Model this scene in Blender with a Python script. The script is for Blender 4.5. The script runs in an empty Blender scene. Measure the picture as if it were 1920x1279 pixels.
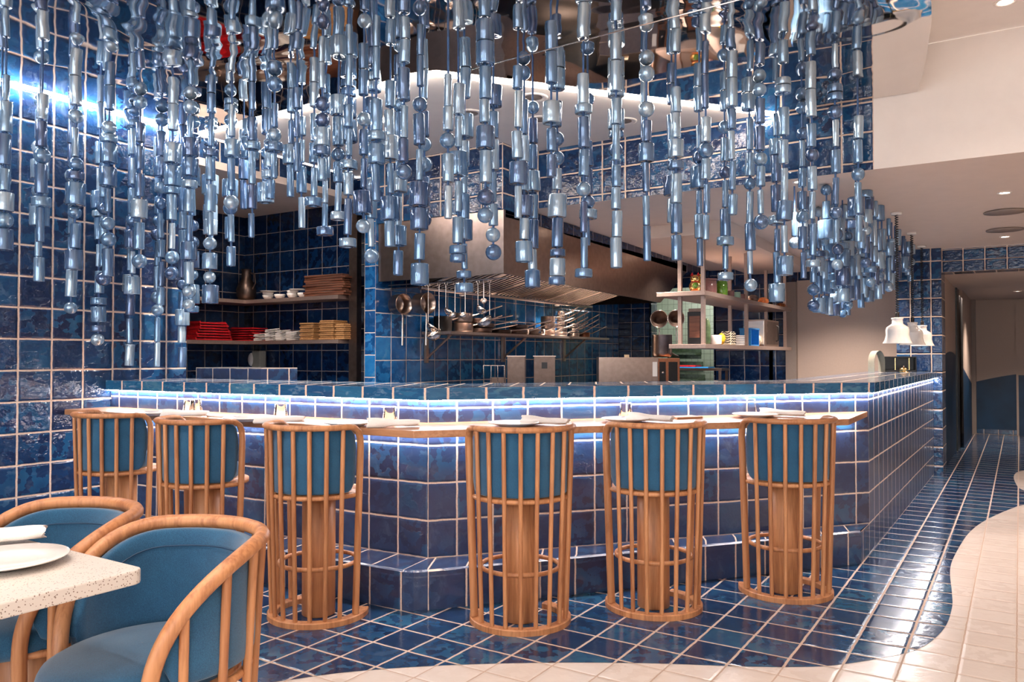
import bpy, math, random
from mathutils import Vector, Matrix
random.seed(11)
S=bpy.context.scene; COL=S.collection; PI=math.pi
R=math.radians
# ---------------------------------------------------------------- camera
cam=bpy.data.cameras.new('camera'); co=bpy.data.objects.new('camera',cam); COL.objects.link(co)
F_PX=1485.0; cam.sensor_width=36; cam.lens=F_PX/1920*36; cam.clip_start=.05; cam.clip_end=100
co.location=(0,0,1.27); co.rotation_euler=(R(90+1.061),0,R(32.659)); S.camera=co
S.view_settings.view_transform='Standard'; S.view_settings.look='None'; S.view_settings.gamma=1
S.view_settings.use_curve_mapping=False; S.view_settings.exposure=1.02
_F=Vector((-math.sin(R(32.659)),math.cos(R(32.659)))); _R=Vector((math.cos(R(32.659)),math.sin(R(32.659))))
def at_depth(px,D):            # a column of the photograph at a given distance, as plan coordinates
    l=(px-960)/F_PX*D; v=_R*l+_F*D; return v.x,v.y
def z_at(py,D): return 1.27-(py-667)*D/F_PX
# ---------------------------------------------------------------- node helpers
class NT:
    def __init__(s,name):
        s.m=bpy.data.materials.new(name); s.m.use_nodes=True; s.t=s.m.node_tree; s.n=s.t.nodes
        s.b=s.n['Principled BSDF']
    def new(s,ty,**k):
        n=s.n.new(ty)
        for a,v in k.items(): setattr(n,a,v)
        return n
    def l(s,a,b): s.t.links.new(a,b)
    def put(s,sock,v):
        if hasattr(v,'links') or isinstance(v,bpy.types.NodeSocket): s.l(v,sock)
        else: sock.default_value=v
    def math(s,op,a,b=None,c=None,clamp=False):
        n=s.new('ShaderNodeMath',operation=op); n.use_clamp=clamp
        s.put(n.inputs[0],a)
        if b is not None: s.put(n.inputs[1],b)
        if c is not None: s.put(n.inputs[2],c)
        return n.outputs[0]
    def vmath(s,op,a,b=None):
        n=s.new('ShaderNodeVectorMath',operation=op); s.put(n.inputs[0],a)
        if b is not None: s.put(n.inputs[1],b)
        return n.outputs[0]
    def ramp(s,fac,stops,interp='LINEAR'):
        n=s.new('ShaderNodeValToRGB'); n.color_ramp.interpolation=interp
        e=n.color_ramp.elements
        while len(e)<len(stops): e.new(.5)
        for i,(p,c) in enumerate(stops): e[i].position=p; e[i].color=(*c,1)
        s.put(n.inputs[0],fac); return n.outputs[0]
    def mix(s,f,a,b):
        n=s.new('ShaderNodeMix',data_type='RGBA'); s.put(n.inputs[0],f)
        for i,v in ((6,a),(7,b)):
            if isinstance(v,tuple): n.inputs[i].default_value=(*v,1)
            else: s.l(v,n.inputs[i])
        return n.outputs[2]
    def noise(s,vec,scale,detail=2,rough=.5,dim='3D',dist=0):
        n=s.new('ShaderNodeTexNoise',noise_dimensions=dim); s.put(n.inputs['Vector'],vec)
        n.inputs['Scale'].default_value=scale; n.inputs['Detail'].default_value=detail
        n.inputs['Roughness'].default_value=rough; n.inputs['Distortion'].default_value=dist
        return n.outputs[0]
    def bump(s,h,strength,dist=.01):
        n=s.new('ShaderNodeBump'); n.inputs['Strength'].default_value=strength; n.inputs['Distance'].default_value=dist
        s.l(h,n.inputs['Height']); s.l(n.outputs[0],s.b.inputs['Normal'])
    def set(s,**k):
        for a,v in k.items(): s.put(s.b.inputs[a.replace('_',' ')],(*v,1) if isinstance(v,tuple) and len(v)==3 else v)
def simple(name,col,rough=.5,metal=0,bump=0,bscale=60,var=.12,spec=None,coat=0,transm=0,ior=1.45):
    t=NT(name); co_=t.new('ShaderNodeTexCoord').outputs['Object']
    nz=t.noise(co_,bscale,3)
    c2=tuple(min(1,c*(1+var)) for c in col); c1=tuple(c*(1-var) for c in col)
    t.l(t.ramp(nz,[(.3,c1),(.7,c2)]),t.b.inputs['Base Color'])
    t.set(Roughness=rough,Metallic=metal,IOR=ior)
    if coat: t.set(Coat_Weight=coat,Coat_Roughness=.05)
    if transm: t.set(Transmission_Weight=transm)
    if bump: t.bump(nz,bump,.004)
    return t.m
def emit(name,col,s):
    t=NT(name); t.set(Emission_Color=col,Emission_Strength=s,Base_Color=col); return t.m
def tile_mat(name,stops,grout,gw=.028,rough=.09,bump=.5,waves=1.0,milk=(.25,.38,.5),milkamt=.24,wob=.018,coat=0):
    """glazed hand made tiles, UV measured in tiles"""
    t=NT(name); uv=t.new('ShaderNodeTexCoord').outputs['UV']
    sc=t.new('ShaderNodeMapping'); sc.inputs['Scale'].default_value=(1,1,0); t.l(uv,sc.inputs[0]); uv0=sc.outputs[0]
    nz=t.new('ShaderNodeTexNoise'); nz.inputs['Scale'].default_value=3.1; nz.inputs['Detail'].default_value=3; t.l(uv0,nz.inputs['Vector'])
    off=t.vmath('SUBTRACT',nz.outputs['Color'],(.5,.5,.5)); so=t.new('ShaderNodeVectorMath',operation='SCALE'); t.l(off,so.inputs[0]); so.inputs['Scale'].default_value=wob*2
    uvd=t.vmath('ADD',uv0,so.outputs[0])
    sp=t.new('ShaderNodeSeparateXYZ'); t.l(uvd,sp.inputs[0])
    fu=t.math('FRACT',sp.outputs[0]); fv=t.math('FRACT',sp.outputs[1])
    du=t.math('MINIMUM',fu,t.math('SUBTRACT',1.0,fu)); dv=t.math('MINIMUM',fv,t.math('SUBTRACT',1.0,fv))
    d=t.math('MINIMUM',du,dv)
    mr=t.new('ShaderNodeMapRange'); mr.inputs['From Min'].default_value=gw*.8; mr.inputs['From Max'].default_value=gw*1.25; t.l(d,mr.inputs[0]); mask=mr.outputs[0]
    fl=t.vmath('FLOOR',uvd); wn=t.new('ShaderNodeTexWhiteNoise',noise_dimensions='3D'); t.l(fl,wn.inputs['Vector'])
    rnd=wn.outputs['Value']; rc=wn.outputs['Color']
    rs=t.new('ShaderNodeVectorMath',operation='SCALE'); t.l(rc,rs.inputs[0]); rs.inputs['Scale'].default_value=37.0
    loc=t.vmath('ADD',uv0,rs.outputs[0])
    mot=t.noise(loc,1.4,2,.45,dist=.4)
    cfac=t.math('ADD',t.math('MULTIPLY',rnd,.55),t.math('MULTIPLY',mot,.5)); cfac=t.math('SUBTRACT',cfac,.02)
    base=t.ramp(cfac,stops)
    mk=t.noise(loc,1.7,4,.55,dist=1.0)
    mk2=t.new('ShaderNodeMapRange'); mk2.inputs['From Min'].default_value=.56; mk2.inputs['From Max'].default_value=.85; t.l(mk,mk2.inputs[0])
    base=t.mix(t.math('MULTIPLY',mk2.outputs[0],milkamt),base,milk)
    gn=t.noise(uv0,24,3); gcol=t.ramp(gn,[(.3,tuple(c*.8 for c in grout)),(.7,grout)])
    t.l(t.mix(mask,gcol,base),t.b.inputs['Base Color'])
    rr=t.new('ShaderNodeMapRange'); rr.inputs['To Min'].default_value=.75; rr.inputs['To Max'].default_value=rough; t.l(mask,rr.inputs[0]); t.l(rr.outputs[0],t.b.inputs['Roughness'])
    # relief: pillowed edge, waves in the glaze, each tile tilted its own way
    sr=t.new('ShaderNodeSeparateXYZ'); t.l(rc,sr.inputs[0])
    tilt=t.math('ADD',t.math('MULTIPLY',t.math('SUBTRACT',sr.outputs[0],.5),fu),t.math('MULTIPLY',t.math('SUBTRACT',sr.outputs[1],.5),fv))
    ed=t.new('ShaderNodeMapRange'); ed.interpolation_type='SMOOTHSTEP'; ed.inputs['From Min'].default_value=0; ed.inputs['From Max'].default_value=.09; t.l(d,ed.inputs[0])
    wv=t.noise(loc,2.4,3,.55); wf=t.noise(loc,9,3,.6)
    amp=t.math('ADD',.35,t.math('MULTIPLY',sr.outputs[2],1.1))
    h=t.math('ADD',t.math('MULTIPLY',ed.outputs[0],.5),t.math('MULTIPLY',t.math('MULTIPLY',wv,amp),.9*waves))
    h=t.math('ADD',h,t.math('MULTIPLY',t.math('MULTIPLY',wf,amp),.16*waves)); h=t.math('ADD',h,t.math('MULTIPLY',tilt,.28))
    if coat: t.set(Coat_Weight=coat,Coat_Roughness=.38)
    t.bump(h,bump,.012)
    return t.m
def wood_mat(name,c1,c2,scale=1.0,axis='Z',rough=.42):
    t=NT(name); tc=t.new('ShaderNodeTexCoord'); oi=t.new('ShaderNodeObjectInfo')
    mp=t.new('ShaderNodeMapping'); s={'Z':(14,14,1.2),'X':(1.2,14,14),'Y':(14,1.2,14)}[axis]; mp.inputs['Scale'].default_value=tuple(v*scale for v in s)
    t.l(tc.outputs['Object'],mp.inputs[0]); rv=t.math('MULTIPLY',oi.outputs['Random'],50.0)
    vv=t.vmath('ADD',mp.outputs[0],rv)
    n1=t.noise(vv,1.6,5,.6,dist=.9); n2=t.noise(vv,9,3,.5)
    f=t.math('ADD',t.math('MULTIPLY',n1,.75),t.math('MULTIPLY',n2,.25))
    base=t.ramp(f,[(.32,c2),(.55,c1),(.75,tuple(min(1,c*1.15) for c in c1))])
    dk=t.new('ShaderNodeMapRange'); dk.inputs['From Min'].default_value=.8; dk.inputs['From Max'].default_value=.95; t.l(oi.outputs['Random'],dk.inputs[0])
    t.l(t.mix(t.math('MULTIPLY',dk.outputs[0],.35),base,c2),t.b.inputs['Base Color']); t.set(Roughness=rough); t.bump(f,.12,.002)
    return t.m
def bead_mat(name):
    t=NT(name); tc=t.new('ShaderNodeTexCoord'); oi=t.new('ShaderNodeObjectInfo')
    mp=t.new('ShaderNodeMapping'); mp.inputs['Scale'].default_value=(60,60,4); t.l(tc.outputs['Object'],mp.inputs[0])
    rv=t.math('MULTIPLY',oi.outputs['Random'],90.0); vv=t.vmath('ADD',mp.outputs[0],rv)
    st=t.noise(vv,1.0,3,.6)
    f=t.math('ADD',t.math('MULTIPLY',oi.outputs['Random'],.65),t.math('MULTIPLY',st,.7)); f=t.math('SUBTRACT',f,.18)
    t.l(t.ramp(f,[(.12,(.05,.09,.22)),(.42,(.11,.24,.43)),(.62,(.22,.38,.56)),(.85,(.44,.58,.70))]),t.b.inputs['Base Color'])
    t.set(Roughness=.12,Coat_Weight=1.0,Coat_Roughness=.02,IOR=1.8,Metallic=.5)
    t.bump(t.noise(tc.outputs['Object'],38,2),.45,.003)
    return t.m
GR=(.80,.62,.50)
BL=[(.05,(.010,.015,.045)),(.3,(.010,.026,.085)),(.55,(.010,.044,.13)),(.8,(.014,.085,.20)),(1.0,(.04,.13,.23))]
M={}
M['tile']=tile_mat('blue_zellige_tile',BL,GR,bump=.95)
BC=[(.05,(.016,.018,.05)),(.3,(.020,.032,.088)),(.55,(.024,.050,.135)),(.8,(.02,.08,.18)),(1,(.05,.13,.22))]
M['tile_c']=tile_mat('counter_tile',BC,GR,gw=.024,bump=.45,waves=.7,coat=.7)
M['tile_top']=tile_mat('counter_top_tile',[(.05,(.01,.05,.16)),(.4,(.01,.09,.22)),(.7,(.02,.13,.27)),(1,(.10,.24,.30))],GR,gw=.03,bump=.35,waves=.7,milkamt=.8)
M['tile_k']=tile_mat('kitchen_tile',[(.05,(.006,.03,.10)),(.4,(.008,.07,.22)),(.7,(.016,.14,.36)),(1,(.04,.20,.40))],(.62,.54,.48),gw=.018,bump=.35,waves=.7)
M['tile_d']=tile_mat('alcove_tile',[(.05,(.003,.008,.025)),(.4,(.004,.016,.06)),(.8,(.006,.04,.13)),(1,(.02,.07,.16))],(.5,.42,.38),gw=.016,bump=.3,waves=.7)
M['floor_b']=tile_mat('blue_floor_tile',[(.05,(.006,.014,.05)),(.35,(.010,.034,.10)),(.6,(.014,.065,.16)),(.85,(.03,.12,.21)),(1,(.08,.19,.26))],(.66,.5,.40),gw=.026,rough=.13,bump=.2,waves=.7,milkamt=.2)
M['floor_w']=tile_mat('white_floor_tile',[(.1,(.66,.57,.51)),(.5,(.72,.64,.58)),(1,(.77,.70,.65))],(.52,.39,.31),gw=.020,rough=.22,bump=.2,waves=.7,milkamt=.0)
M['tile_g']=tile_mat('pale_green_tile',[(.1,(.58,.64,.50)),(.6,(.66,.72,.58)),(1,(.7,.76,.64))],(.30,.34,.24),gw=.03,bump=.1,waves=.2,milkamt=0)
M['wood']=wood_mat('light_ash_wood',(.56,.255,.11),(.30,.105,.040))
M['wood_x']=wood_mat('oak_shelf_wood',(.50,.25,.13),(.33,.14,.06),axis='X',rough=.3)
M['walnut']=wood_mat('dark_board_wood',(.20,.07,.035),(.07,.02,.01),axis='X')
M['plaster']=simple('white_plaster',(.84,.76,.70),.8,bump=.15,bscale=9,var=.02)
M['plaster_k']=simple('warm_plaster',(.74,.60,.51),.8,bump=.12,bscale=9,var=.02)
M['grayp']=simple('taupe_paint',(.30,.235,.20),.6,var=.03)
M['navy']=simple('navy_paint',(.008,.040,.095),.45,bump=.1,bscale=3,var=.35)
M['beige']=simple('beige_paint',(.52,.40,.33),.7,var=.02)
M['steel']=simple('brushed_steel',(.40,.30,.25),.28,1,var=.10,bscale=20)
M['steel_d']=simple('dark_steel',(.17,.12,.10),.38,1,var=.15,bscale=20)
M['chrome']=simple('polished_steel',(.74,.64,.57),.14,1,var=.05)
M['shelfm']=simple('rose_steel_shelf',(.42,.31,.265),.42,.75,var=.08)
M['white']=simple('white_porcelain',(.88,.84,.80),.18,coat=.4,var=.02)
M['cloth']=simple('white_napkin_cloth',(.86,.81,.77),.9,bump=.3,bscale=260,var=.03)
M['black']=simple('black_plastic',(.012,.010,.010),.35,var=.2)
M['red']=simple('red_card',(.50,.006,.012),.5,var=.25,bscale=30)
M['cork']=simple('woven_cane',(.40,.20,.075),.7,bump=.8,bscale=120,var=.45)
M['greenj']=simple('green_glass_jar',(.10,.22,.02),.1,coat=.5,var=.3)
M['mauve']=simple('mauve_enamel',(.26,.12,.11),.25,coat=.5,var=.1)
M['mint']=simple('mint_plastic',(.35,.55,.42),.4)
M['orange']=simple('orange_wrap',(.48,.13,.03),.4,var=.5,bscale=40)
M['yellow']=simple('yellow_rubber',(.62,.36,.02),.5,var=.2)
M['bluep']=simple('bright_blue_plastic',(.02,.24,.62),.35)
M['cream']=simple('cream_fibre',(.68,.58,.42),.8,bump=.8,bscale=80,var=.3)
M['olive']=simple('olive_plastic',(.07,.11,.05),.4,var=.4,bscale=30)
M['copper']=simple('copper_frame',(.42,.17,.09),.3,.8)
M['gold']=simple('brass',(.85,.55,.22),.2,1)
M['cord']=simple('blue_sleeve_cord',(.05,.12,.28),.5)
M['glassp']=simple('smoky_plastic',(.55,.52,.42),.15,var=.05)
M['bead']=bead_mat('glazed_blue_ceramic')
t=NT('clear_glass'); t.set(Base_Color=(1.,1.,1.),Roughness=0.0,Transmission_Weight=1.0,IOR=1.09); M['glass']=t.m
def fabric(name,c1,c2):
    t=NT(name); c=t.new('ShaderNodeTexCoord').outputs['Object']
    n1=t.noise(c,420,3,.7); n2=t.noise(c,14,3)
    f=t.math('ADD',t.math('MULTIPLY',n1,.8),t.math('MULTIPLY',n2,.2))
    t.l(t.ramp(f,[(.3,c2),(.7,c1)]),t.b.inputs['Base Color']); t.set(Roughness=.92,Sheen_Weight=.35); t.bump(f,.45,.002); return t.m
M['fabric']=fabric('teal_blue_wool',(.022,.135,.26),(.004,.040,.10))
def terrazzo():
    t=NT('white_terrazzo'); c=t.new('ShaderNodeTexCoord').outputs['Object']
    v=t.new('ShaderNodeTexVoronoi'); v.inputs['Scale'].default_value=200; t.l(c,v.inputs['Vector'])
    w=t.new('ShaderNodeSeparateColor'); t.l(v.outputs['Color'],w.inputs[0])
    pick=t.math('GREATER_THAN',w.outputs[0],.70); near=t.math('LESS_THAN',v.outputs['Distance'],.33)
    m=t.math('MULTIPLY',t.math('MULTIPLY',pick,near),.95)
    t.l(t.mix(m,(.66,.60,.54),(.20,.13,.10)),t.b.inputs['Base Color']); t.set(Roughness=.3); return t.m
M['terrazzo']=terrazzo()
def ripple():
    t=NT('rippled_mirror_steel'); c=t.new('ShaderNodeTexCoord').outputs['Object']
    n=t.noise(c,1.1,2,.45,dist=.8); n2=t.noise(c,3.2,1,.4)
    h=t.math('ADD',n,t.math('MULTIPLY',n2,.12))
    t.set(Base_Color=(.72,.66,.62),Metallic=1.0,Roughness=.03); t.bump(h,.24,.06); return t.m
M['mirror']=ripple()
M['led']=emit('led_light',(1.0,.90,.80),26.0)
M['led_c']=emit('counter_led_light',(1.0,.93,.92),32.0)
M['led_w']=emit('wall_led_light',(1.0,.93,.88),130.0)
M['bulb']=emit('downlight_glow',(1.0,.86,.72),18.0)
# ---------------------------------------------------------------- mesh builder
class MB:
    def __init__(s): s.v=[];s.f=[];s.uv=[];s.mi=[];s.sm=[]
    def face(s,pts,uv=None,mi=0,sm=False):
        i=len(s.v); s.v+= [tuple(p) for p in pts]; s.f.append(list(range(i,i+len(pts)))); s.uv.append(uv or [(p[0]*5,(p[2] if abs(p[2])>1e-9 else p[1])*5) for p in pts]); s.mi.append(mi); s.sm.append(sm)
    def grid(s,P,closed_u=False,closed_v=False,sm=True,mi=0):
        n=len(P);m=len(P[0]); b=len(s.v)
        for row in P: s.v+=[tuple(p) for p in row]
        for i in range(n if closed_u else n-1):
            for j in range(m if closed_v else m-1):
                i2=(i+1)%n;j2=(j+1)%m
                s.f.append([b+i*m+j,b+i2*m+j,b+i2*m+j2,b+i*m+j2]); s.uv.append([(i,j),(i+1,j),(i+1,j+1),(i,j+1)]); s.mi.append(mi); s.sm.append(sm)
    def cap(s,ring,rev=False,mi=0):
        r=list(ring); 
        if rev: r=r[::-1]
        s.face(r,None,mi)
    def box(s,c,d,rot=0,mi=0,T=.2,u0=0,v0=0):
        x,y,z=c; a,b,h=d[0]/2,d[1]/2,d[2]/2; cr,sr=math.cos(rot),math.sin(rot)
        q=[(x+px*cr-py*sr,y+px*sr+py*cr) for px,py in ((-a,-b),(a,-b),(a,b),(-a,b))]
        s.prism(q,z-h,z+h,mi=mi,T=T,u0=u0,v0=v0)
    def prism(s,poly,z0,z1,mi=0,T=.2,u0=0,v0=0,top=True,bot=True,vT=None):
        vT=vT or T; n=len(poly); L=u0
        ar=sum(poly[i][0]*poly[(i+1)%n][1]-poly[(i+1)%n][0]*poly[i][1] for i in range(n))
        if ar<0: poly=poly[::-1]
        for i in range(n):
            p=poly[i];q=poly[(i+1)%n]; d=math.hypot(q[0]-p[0],q[1]-p[1])/T
            s.face([(p[0],p[1],z0),(q[0],q[1],z0),(q[0],q[1],z1),(p[0],p[1],z1)],[(L,z0/vT+v0),(L+d,z0/vT+v0),(L+d,z1/vT+v0),(L,z1/vT+v0)],mi); L+=d
        if top: s.face([(p[0],p[1],z1) for p in poly],[(p[0]/T,p[1]/T) for p in poly],mi)
        if bot: s.face([(p[0],p[1],z0) for p in poly][::-1],[(p[0]/T,p[1]/T) for p in poly][::-1],mi)
    def lathe(s,prof,seg=24,c=(0,0,0),mat=None,mi=0,sm=True):
        P=[]
        for r,z in prof:
            row=[]
            for k in range(seg):
                a=2*PI*k/seg; v=Vector((r*math.cos(a),r*math.sin(a),z))
                if mat: v=mat@v
                row.append((v.x+c[0],v.y+c[1],v.z+c[2]))
            P.append(row)
        s.grid([list(x) for x in zip(*P)],closed_u=True,sm=sm,mi=mi)
    def tube(s,pts,r,seg=8,closed=False,ry=None,mi=0,caps=True):
        """r may be a number or list; ry = flattened second radius"""
        pts=[Vector(p) for p in pts]; n=len(pts); P=[]; up=None
        for i,p in enumerate(pts):
            a=pts[(i-1)%n] if (closed or i>0) else p; b=pts[(i+1)%n] if (closed or i<n-1) else p
            t=(b-a).normalized()
            if up is None:
                up=Vector((0,0,1)) if abs(t.z)<.9 else Vector((1,0,0))
            u=(up-t*up.dot(t))
            if u.length<1e-4: u=Vector((1,0,0))-t*t.x
            u.normalize(); w=t.cross(u); up=u
            rr=r[i] if isinstance(r,(list,tuple)) else r; r2=(ry[i] if isinstance(ry,(list,tuple)) else ry) if ry else rr
            P.append([p+u*(rr*math.sin(2*PI*k/seg))+w*(r2*math.cos(2*PI*k/seg)) for k in range(seg)])
        s.grid(P,closed_u=closed,closed_v=True)
        if caps and not closed: s.cap(P[0]); s.cap(P[-1],True)
    def ball(s,c,r,seg=20,rings=12,sc=(1,1,1)):
        s.lathe([(max(1e-5,r*math.sin(PI*i/rings)),-r*math.cos(PI*i/rings)) for i in range(rings+1)],seg,c,Matrix.Diagonal(Vector(sc)))
    def mesh(s,name,mats):
        me=bpy.data.meshes.new(name); me.from_pydata(s.v,[],s.f)
        ul=me.uv_layers.new(name='UVMap'); k=0
        flat=[c for f in s.uv for q in f for c in q]; ul.data.foreach_set('uv',flat)
        for m_ in (mats if isinstance(mats,(list,tuple)) else [mats]): me.materials.append(m_)
        me.polygons.foreach_set('material_index',s.mi); me.polygons.foreach_set('use_smooth',s.sm)
        me.update(); return me
    def build(s,name,mats,parent=None,loc=(0,0,0),rotz=0,bevel=0):
        o=bpy.data.objects.new(name,s.mesh(name,mats)); COL.objects.link(o)
        if parent: o.parent=parent
        o.location=loc; o.rotation_euler[2]=rotz
        if bevel:
            w=o.modifiers.new('weld','WELD'); w.merge_threshold=.0002
            b=o.modifiers.new('bevel','BEVEL'); b.width=bevel; b.segments=2; b.limit_method='ANGLE'
        return o
def tag(o,label,cat,group=None,kind=None):
    if label: o['label']=label
    if cat: o['category']=cat
    if group: o['group']=group
    if kind: o['kind']=kind
    return o
def struct(mb,name,mats,label=None,cat=None):
    o=mb.build(name,mats); o['kind']='structure'
    if label: o['label']=label
    o['category']=cat or name.split('_')[0]
    return o
def thing(name,label,cat,loc=(0,0,0),rotz=0,group=None):
    o=bpy.data.objects.new(name,None); o.empty_display_size=.1; COL.objects.link(o); o.location=loc; o.rotation_euler[2]=rotz
    return tag(o,label,cat,group)
def dup(root,loc,rotz,label,group=None):
    r=root.copy(); COL.objects.link(r); r.location=loc; r.rotation_euler[2]=rotz; r['label']=label
    if group: r['group']=group
    for ch in list(root.children):
        c=ch.copy(); COL.objects.link(c); c.parent=r
        for g in list(ch.children):
            d=g.copy(); COL.objects.link(d); d.parent=c
    return r
def solo(mb,name,mats,label,cat,loc=(0,0,0),rotz=0,group=None,bevel=0):
    return tag(mb.build(name,mats,None,loc,rotz,bevel),label,cat,group)
def quad(p,q,z0,z1,T=.2,u0=0,v0=0,z0q=None,z1q=None):
    d=math.hypot(q[0]-p[0],q[1]-p[1])/T; z0q=z0 if z0q is None else z0q; z1q=z1 if z1q is None else z1q
    return [(p[0],p[1],z0),(q[0],q[1],z0q),(q[0],q[1],z1q),(p[0],p[1],z1)],[(u0,z0/T+v0),(u0+d,z0q/T+v0),(u0+d,z1q/T+v0),(u0,z1/T+v0)]
# ================================================================= SETTING
XL=-5.33; KX=-4.85; KY=10.4; LOW0=2.51; LOW1=2.41
def low(y): return LOW0+(LOW1-LOW0)*(y-5.72)/(KY-5.72)
# floor: white tiles everywhere, the blue tiled lagoon shape laid in
m=MB(); UO,VO=.12,-.20
def fl(mb,poly,z): mb.face([(x,y,z) for x,y in poly],[(x/.2+UO,y/.2+VO) for x,y in poly])
fl(m,[(-7.4,-3.5),(3.2,-3.5),(3.2,15.2),(-7.4,15.2)],0)
m.prism([(-7.4,-3.5),(3.2,-3.5),(3.2,15.2),(-7.4,15.2)],-.12,-.0005,top=False)
struct(m,'floor',M['floor_w'],'floor of small white square tiles','floor')
edge=[(-5.33,-1.2),(-4.6,-.6),(-4.0,.2),(-3.5,.95),(-3.0,1.55),(-2.62,1.95),(-2.45,2.12),(-2.30,2.32),(-2.05,2.56),(-1.71,2.82),(-1.33,3.06),(-.95,3.26),(-.77,3.37),(-.66,3.46),(-.52,3.63),(-.38,3.86),(-.31,4.2),(-.30,4.57),(-.32,4.88),(-.36,5.36),(-.36,5.8),(-.32,6.55),(-.23,7.16),(-.08,7.76),(.02,8.04),(.22,8.2),(.34,8.45),(.28,8.7),(.02,8.9),(-.05,9.41),(-.06,10.04),(.03,10.47),(.3,10.8),(.8,11.0)]
def smoothpts(P,n=5):
    out=[]
    for i in range(len(P)-1):
        p0=Vector(P[max(0,i-1)]);p1=Vector(P[i]);p2=Vector(P[i+1]);p3=Vector(P[min(len(P)-1,i+2)])
        for k in range(n):
            t=k/n; out.append(tuple(.5*((2*p1)+(-p0+p2)*t+(2*p0-5*p1+4*p2-p3)*t*t+(-p0+3*p1-3*p2+p3)*t**3)))
    out.append(tuple(P[-1])); return out
se=smoothpts(edge)
m=MB(); fl(m,se+[(3.2,11.0),(3.2,15.15),(-7.3,15.15),(-7.3,3.6),(-5.33,3.6)],.0015)
o=struct(m,'floor_blue',M['floor_b'],'blue glazed square floor tiles with a wavy lagoon edge','floor')
# left wall, tiled
m=MB(); f,u=quad((XL,-3.5),(XL,3.73),0,3.28,T=.2,u0=0,v0=.12); L0=(-3.5-2.53)/.2/1.03
u=[((y-2.53)/.2065,z/.2+.12) for x,y,z in f]; m.face(f,u)
m.face([(XL,3.73,0),(-7.0,3.73,0),(-7.0,3.73,3.0),(XL,3.73,3.0)],[(5.8,.12),(13,.12),(13,15.1),(5.8,15.1)])
m.box((XL-.15,-.0,1.6),(.28,7.0,3.2))
struct(m,'wall_left',M['tile'],'tall left wall of glossy blue handmade tiles','wall')
# alcove walls
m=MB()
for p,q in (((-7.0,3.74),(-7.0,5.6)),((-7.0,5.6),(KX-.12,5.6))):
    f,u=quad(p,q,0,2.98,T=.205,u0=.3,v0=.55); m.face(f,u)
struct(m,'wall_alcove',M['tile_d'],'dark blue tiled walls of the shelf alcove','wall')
m=MB(); m.box((-6.17,4.66,2.78),(1.66,1.9,.06)); struct(m,'ceiling_alcove',M['plaster_k'],'low panelled ceiling of the alcove','ceiling')
m=MB(); m.box((XL-.06,4.67,2.87),(.06,1.86,.22),T=.2,u0=.2,v0=.1); struct(m,'trim_1',M['tile'],'blue tiled lintel over the alcove','trim')
# kitchen long wall with its end pilaster, and the far kitchen wall
m=MB(); x0=KX-.13
f,u=quad((x0,5.30),(KX,5.30),0,2.98,T=.2,v0=.62); m.face(f,u)
f,u=quad((KX,5.30),(KX,KY),0,2.98,T=.2135,v0=.25); m.face(f,[(a+.0,b) for a,b in u])
m.face([(x0,5.62,0),(x0,5.30,0),(x0,5.30,2.98),(x0,5.62,2.98)],[(0,0),(1.6,0),(1.6,14),(0,14)])
struct(m,'wall_kitchen',M['tile_k'],'long kitchen wall of bright blue tiles behind the cooking line','wall')
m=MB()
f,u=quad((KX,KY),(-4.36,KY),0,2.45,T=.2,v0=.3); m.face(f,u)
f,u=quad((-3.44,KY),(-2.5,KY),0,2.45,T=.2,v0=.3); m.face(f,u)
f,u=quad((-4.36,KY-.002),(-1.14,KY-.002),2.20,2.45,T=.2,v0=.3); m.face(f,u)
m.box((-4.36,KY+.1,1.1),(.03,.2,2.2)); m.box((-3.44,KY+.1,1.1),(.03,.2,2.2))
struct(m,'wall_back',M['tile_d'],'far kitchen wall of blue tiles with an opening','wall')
m=MB(); m.box((-3.9,12.2,1.25),(2.6,.05,2.5),T=.1); struct(m,'wall_scullery',M['tile_g'],'pale green tiled wall of the room behind the kitchen','wall')
m=MB(); m.box((-3.9,11.3,2.48),(2.6,1.85,.04)); m.box((-5.1,11.3,1.25),(.05,1.8,2.5)); m.box((-2.7,11.3,1.25),(.05,1.8,2.5)); struct(m,'wall_scullery_side',M['tile_g'],'side walls of the room behind the kitchen','wall')
m=MB(); m.box((-2.43,KY-.04,1.1),(.13,.10,2.2)); struct(m,'trim_2',M['grayp'],'taupe door jamb beside the tiled kitchen wall','trim')
# painted walls with a wave line between beige and navy
def wave_wall(name,p,q,z1,fn,label,n=40,mats=('beige','navy'),z0=0):
    m=MB(); P=[(p[0]+(q[0]-p[0])*i/n,p[1]+(q[1]-p[1])*i/n) for i in range(n+1)]; H=[fn(i/n) for i in range(n+1)]
    for i in range(n):
        a,b=P[i],P[i+1]
        m.face([(*a,z0),(*b,z0),(*b,H[i+1]),(*a,H[i])],mi=1)
        m.face([(*a,H[i]),(*b,H[i+1]),(*b,z1),(*a,z1)],mi=0)
    return struct(m,name,[M[mats[0]],M[mats[1]]],label,'wall')
wave_wall('wall_servery',(-2.37,KY-.01),(-1.13,KY-.01),2.22,lambda t:.93-.03*math.sin(t*4)+.23*max(0,t-.35)**1.3*1.6,'beige painted wall with a navy wave rising to the right, behind the side bar')
wave_wall('wall_hall_left',(-.72,10.08),(-.72,12.1),2.22,lambda t:1.27+.05*math.sin(t*3),'narrow beige and navy hallway wall beside the tiled pillar')
wave_wall('wall_hall_left_far',(-.66,12.6),(-.66,15.0),2.22,lambda t:1.1-.3*t,'far stretch of the hallway wall')
m=MB(); m.box((-.78,12.35,1.1),(.16,.52,2.2)); struct(m,'door_1',M['black'],'black block painting the shade of a doorway gap in the hallway wall','door')  # solid black block: paints the gap's darkness and closes a light leak
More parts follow.
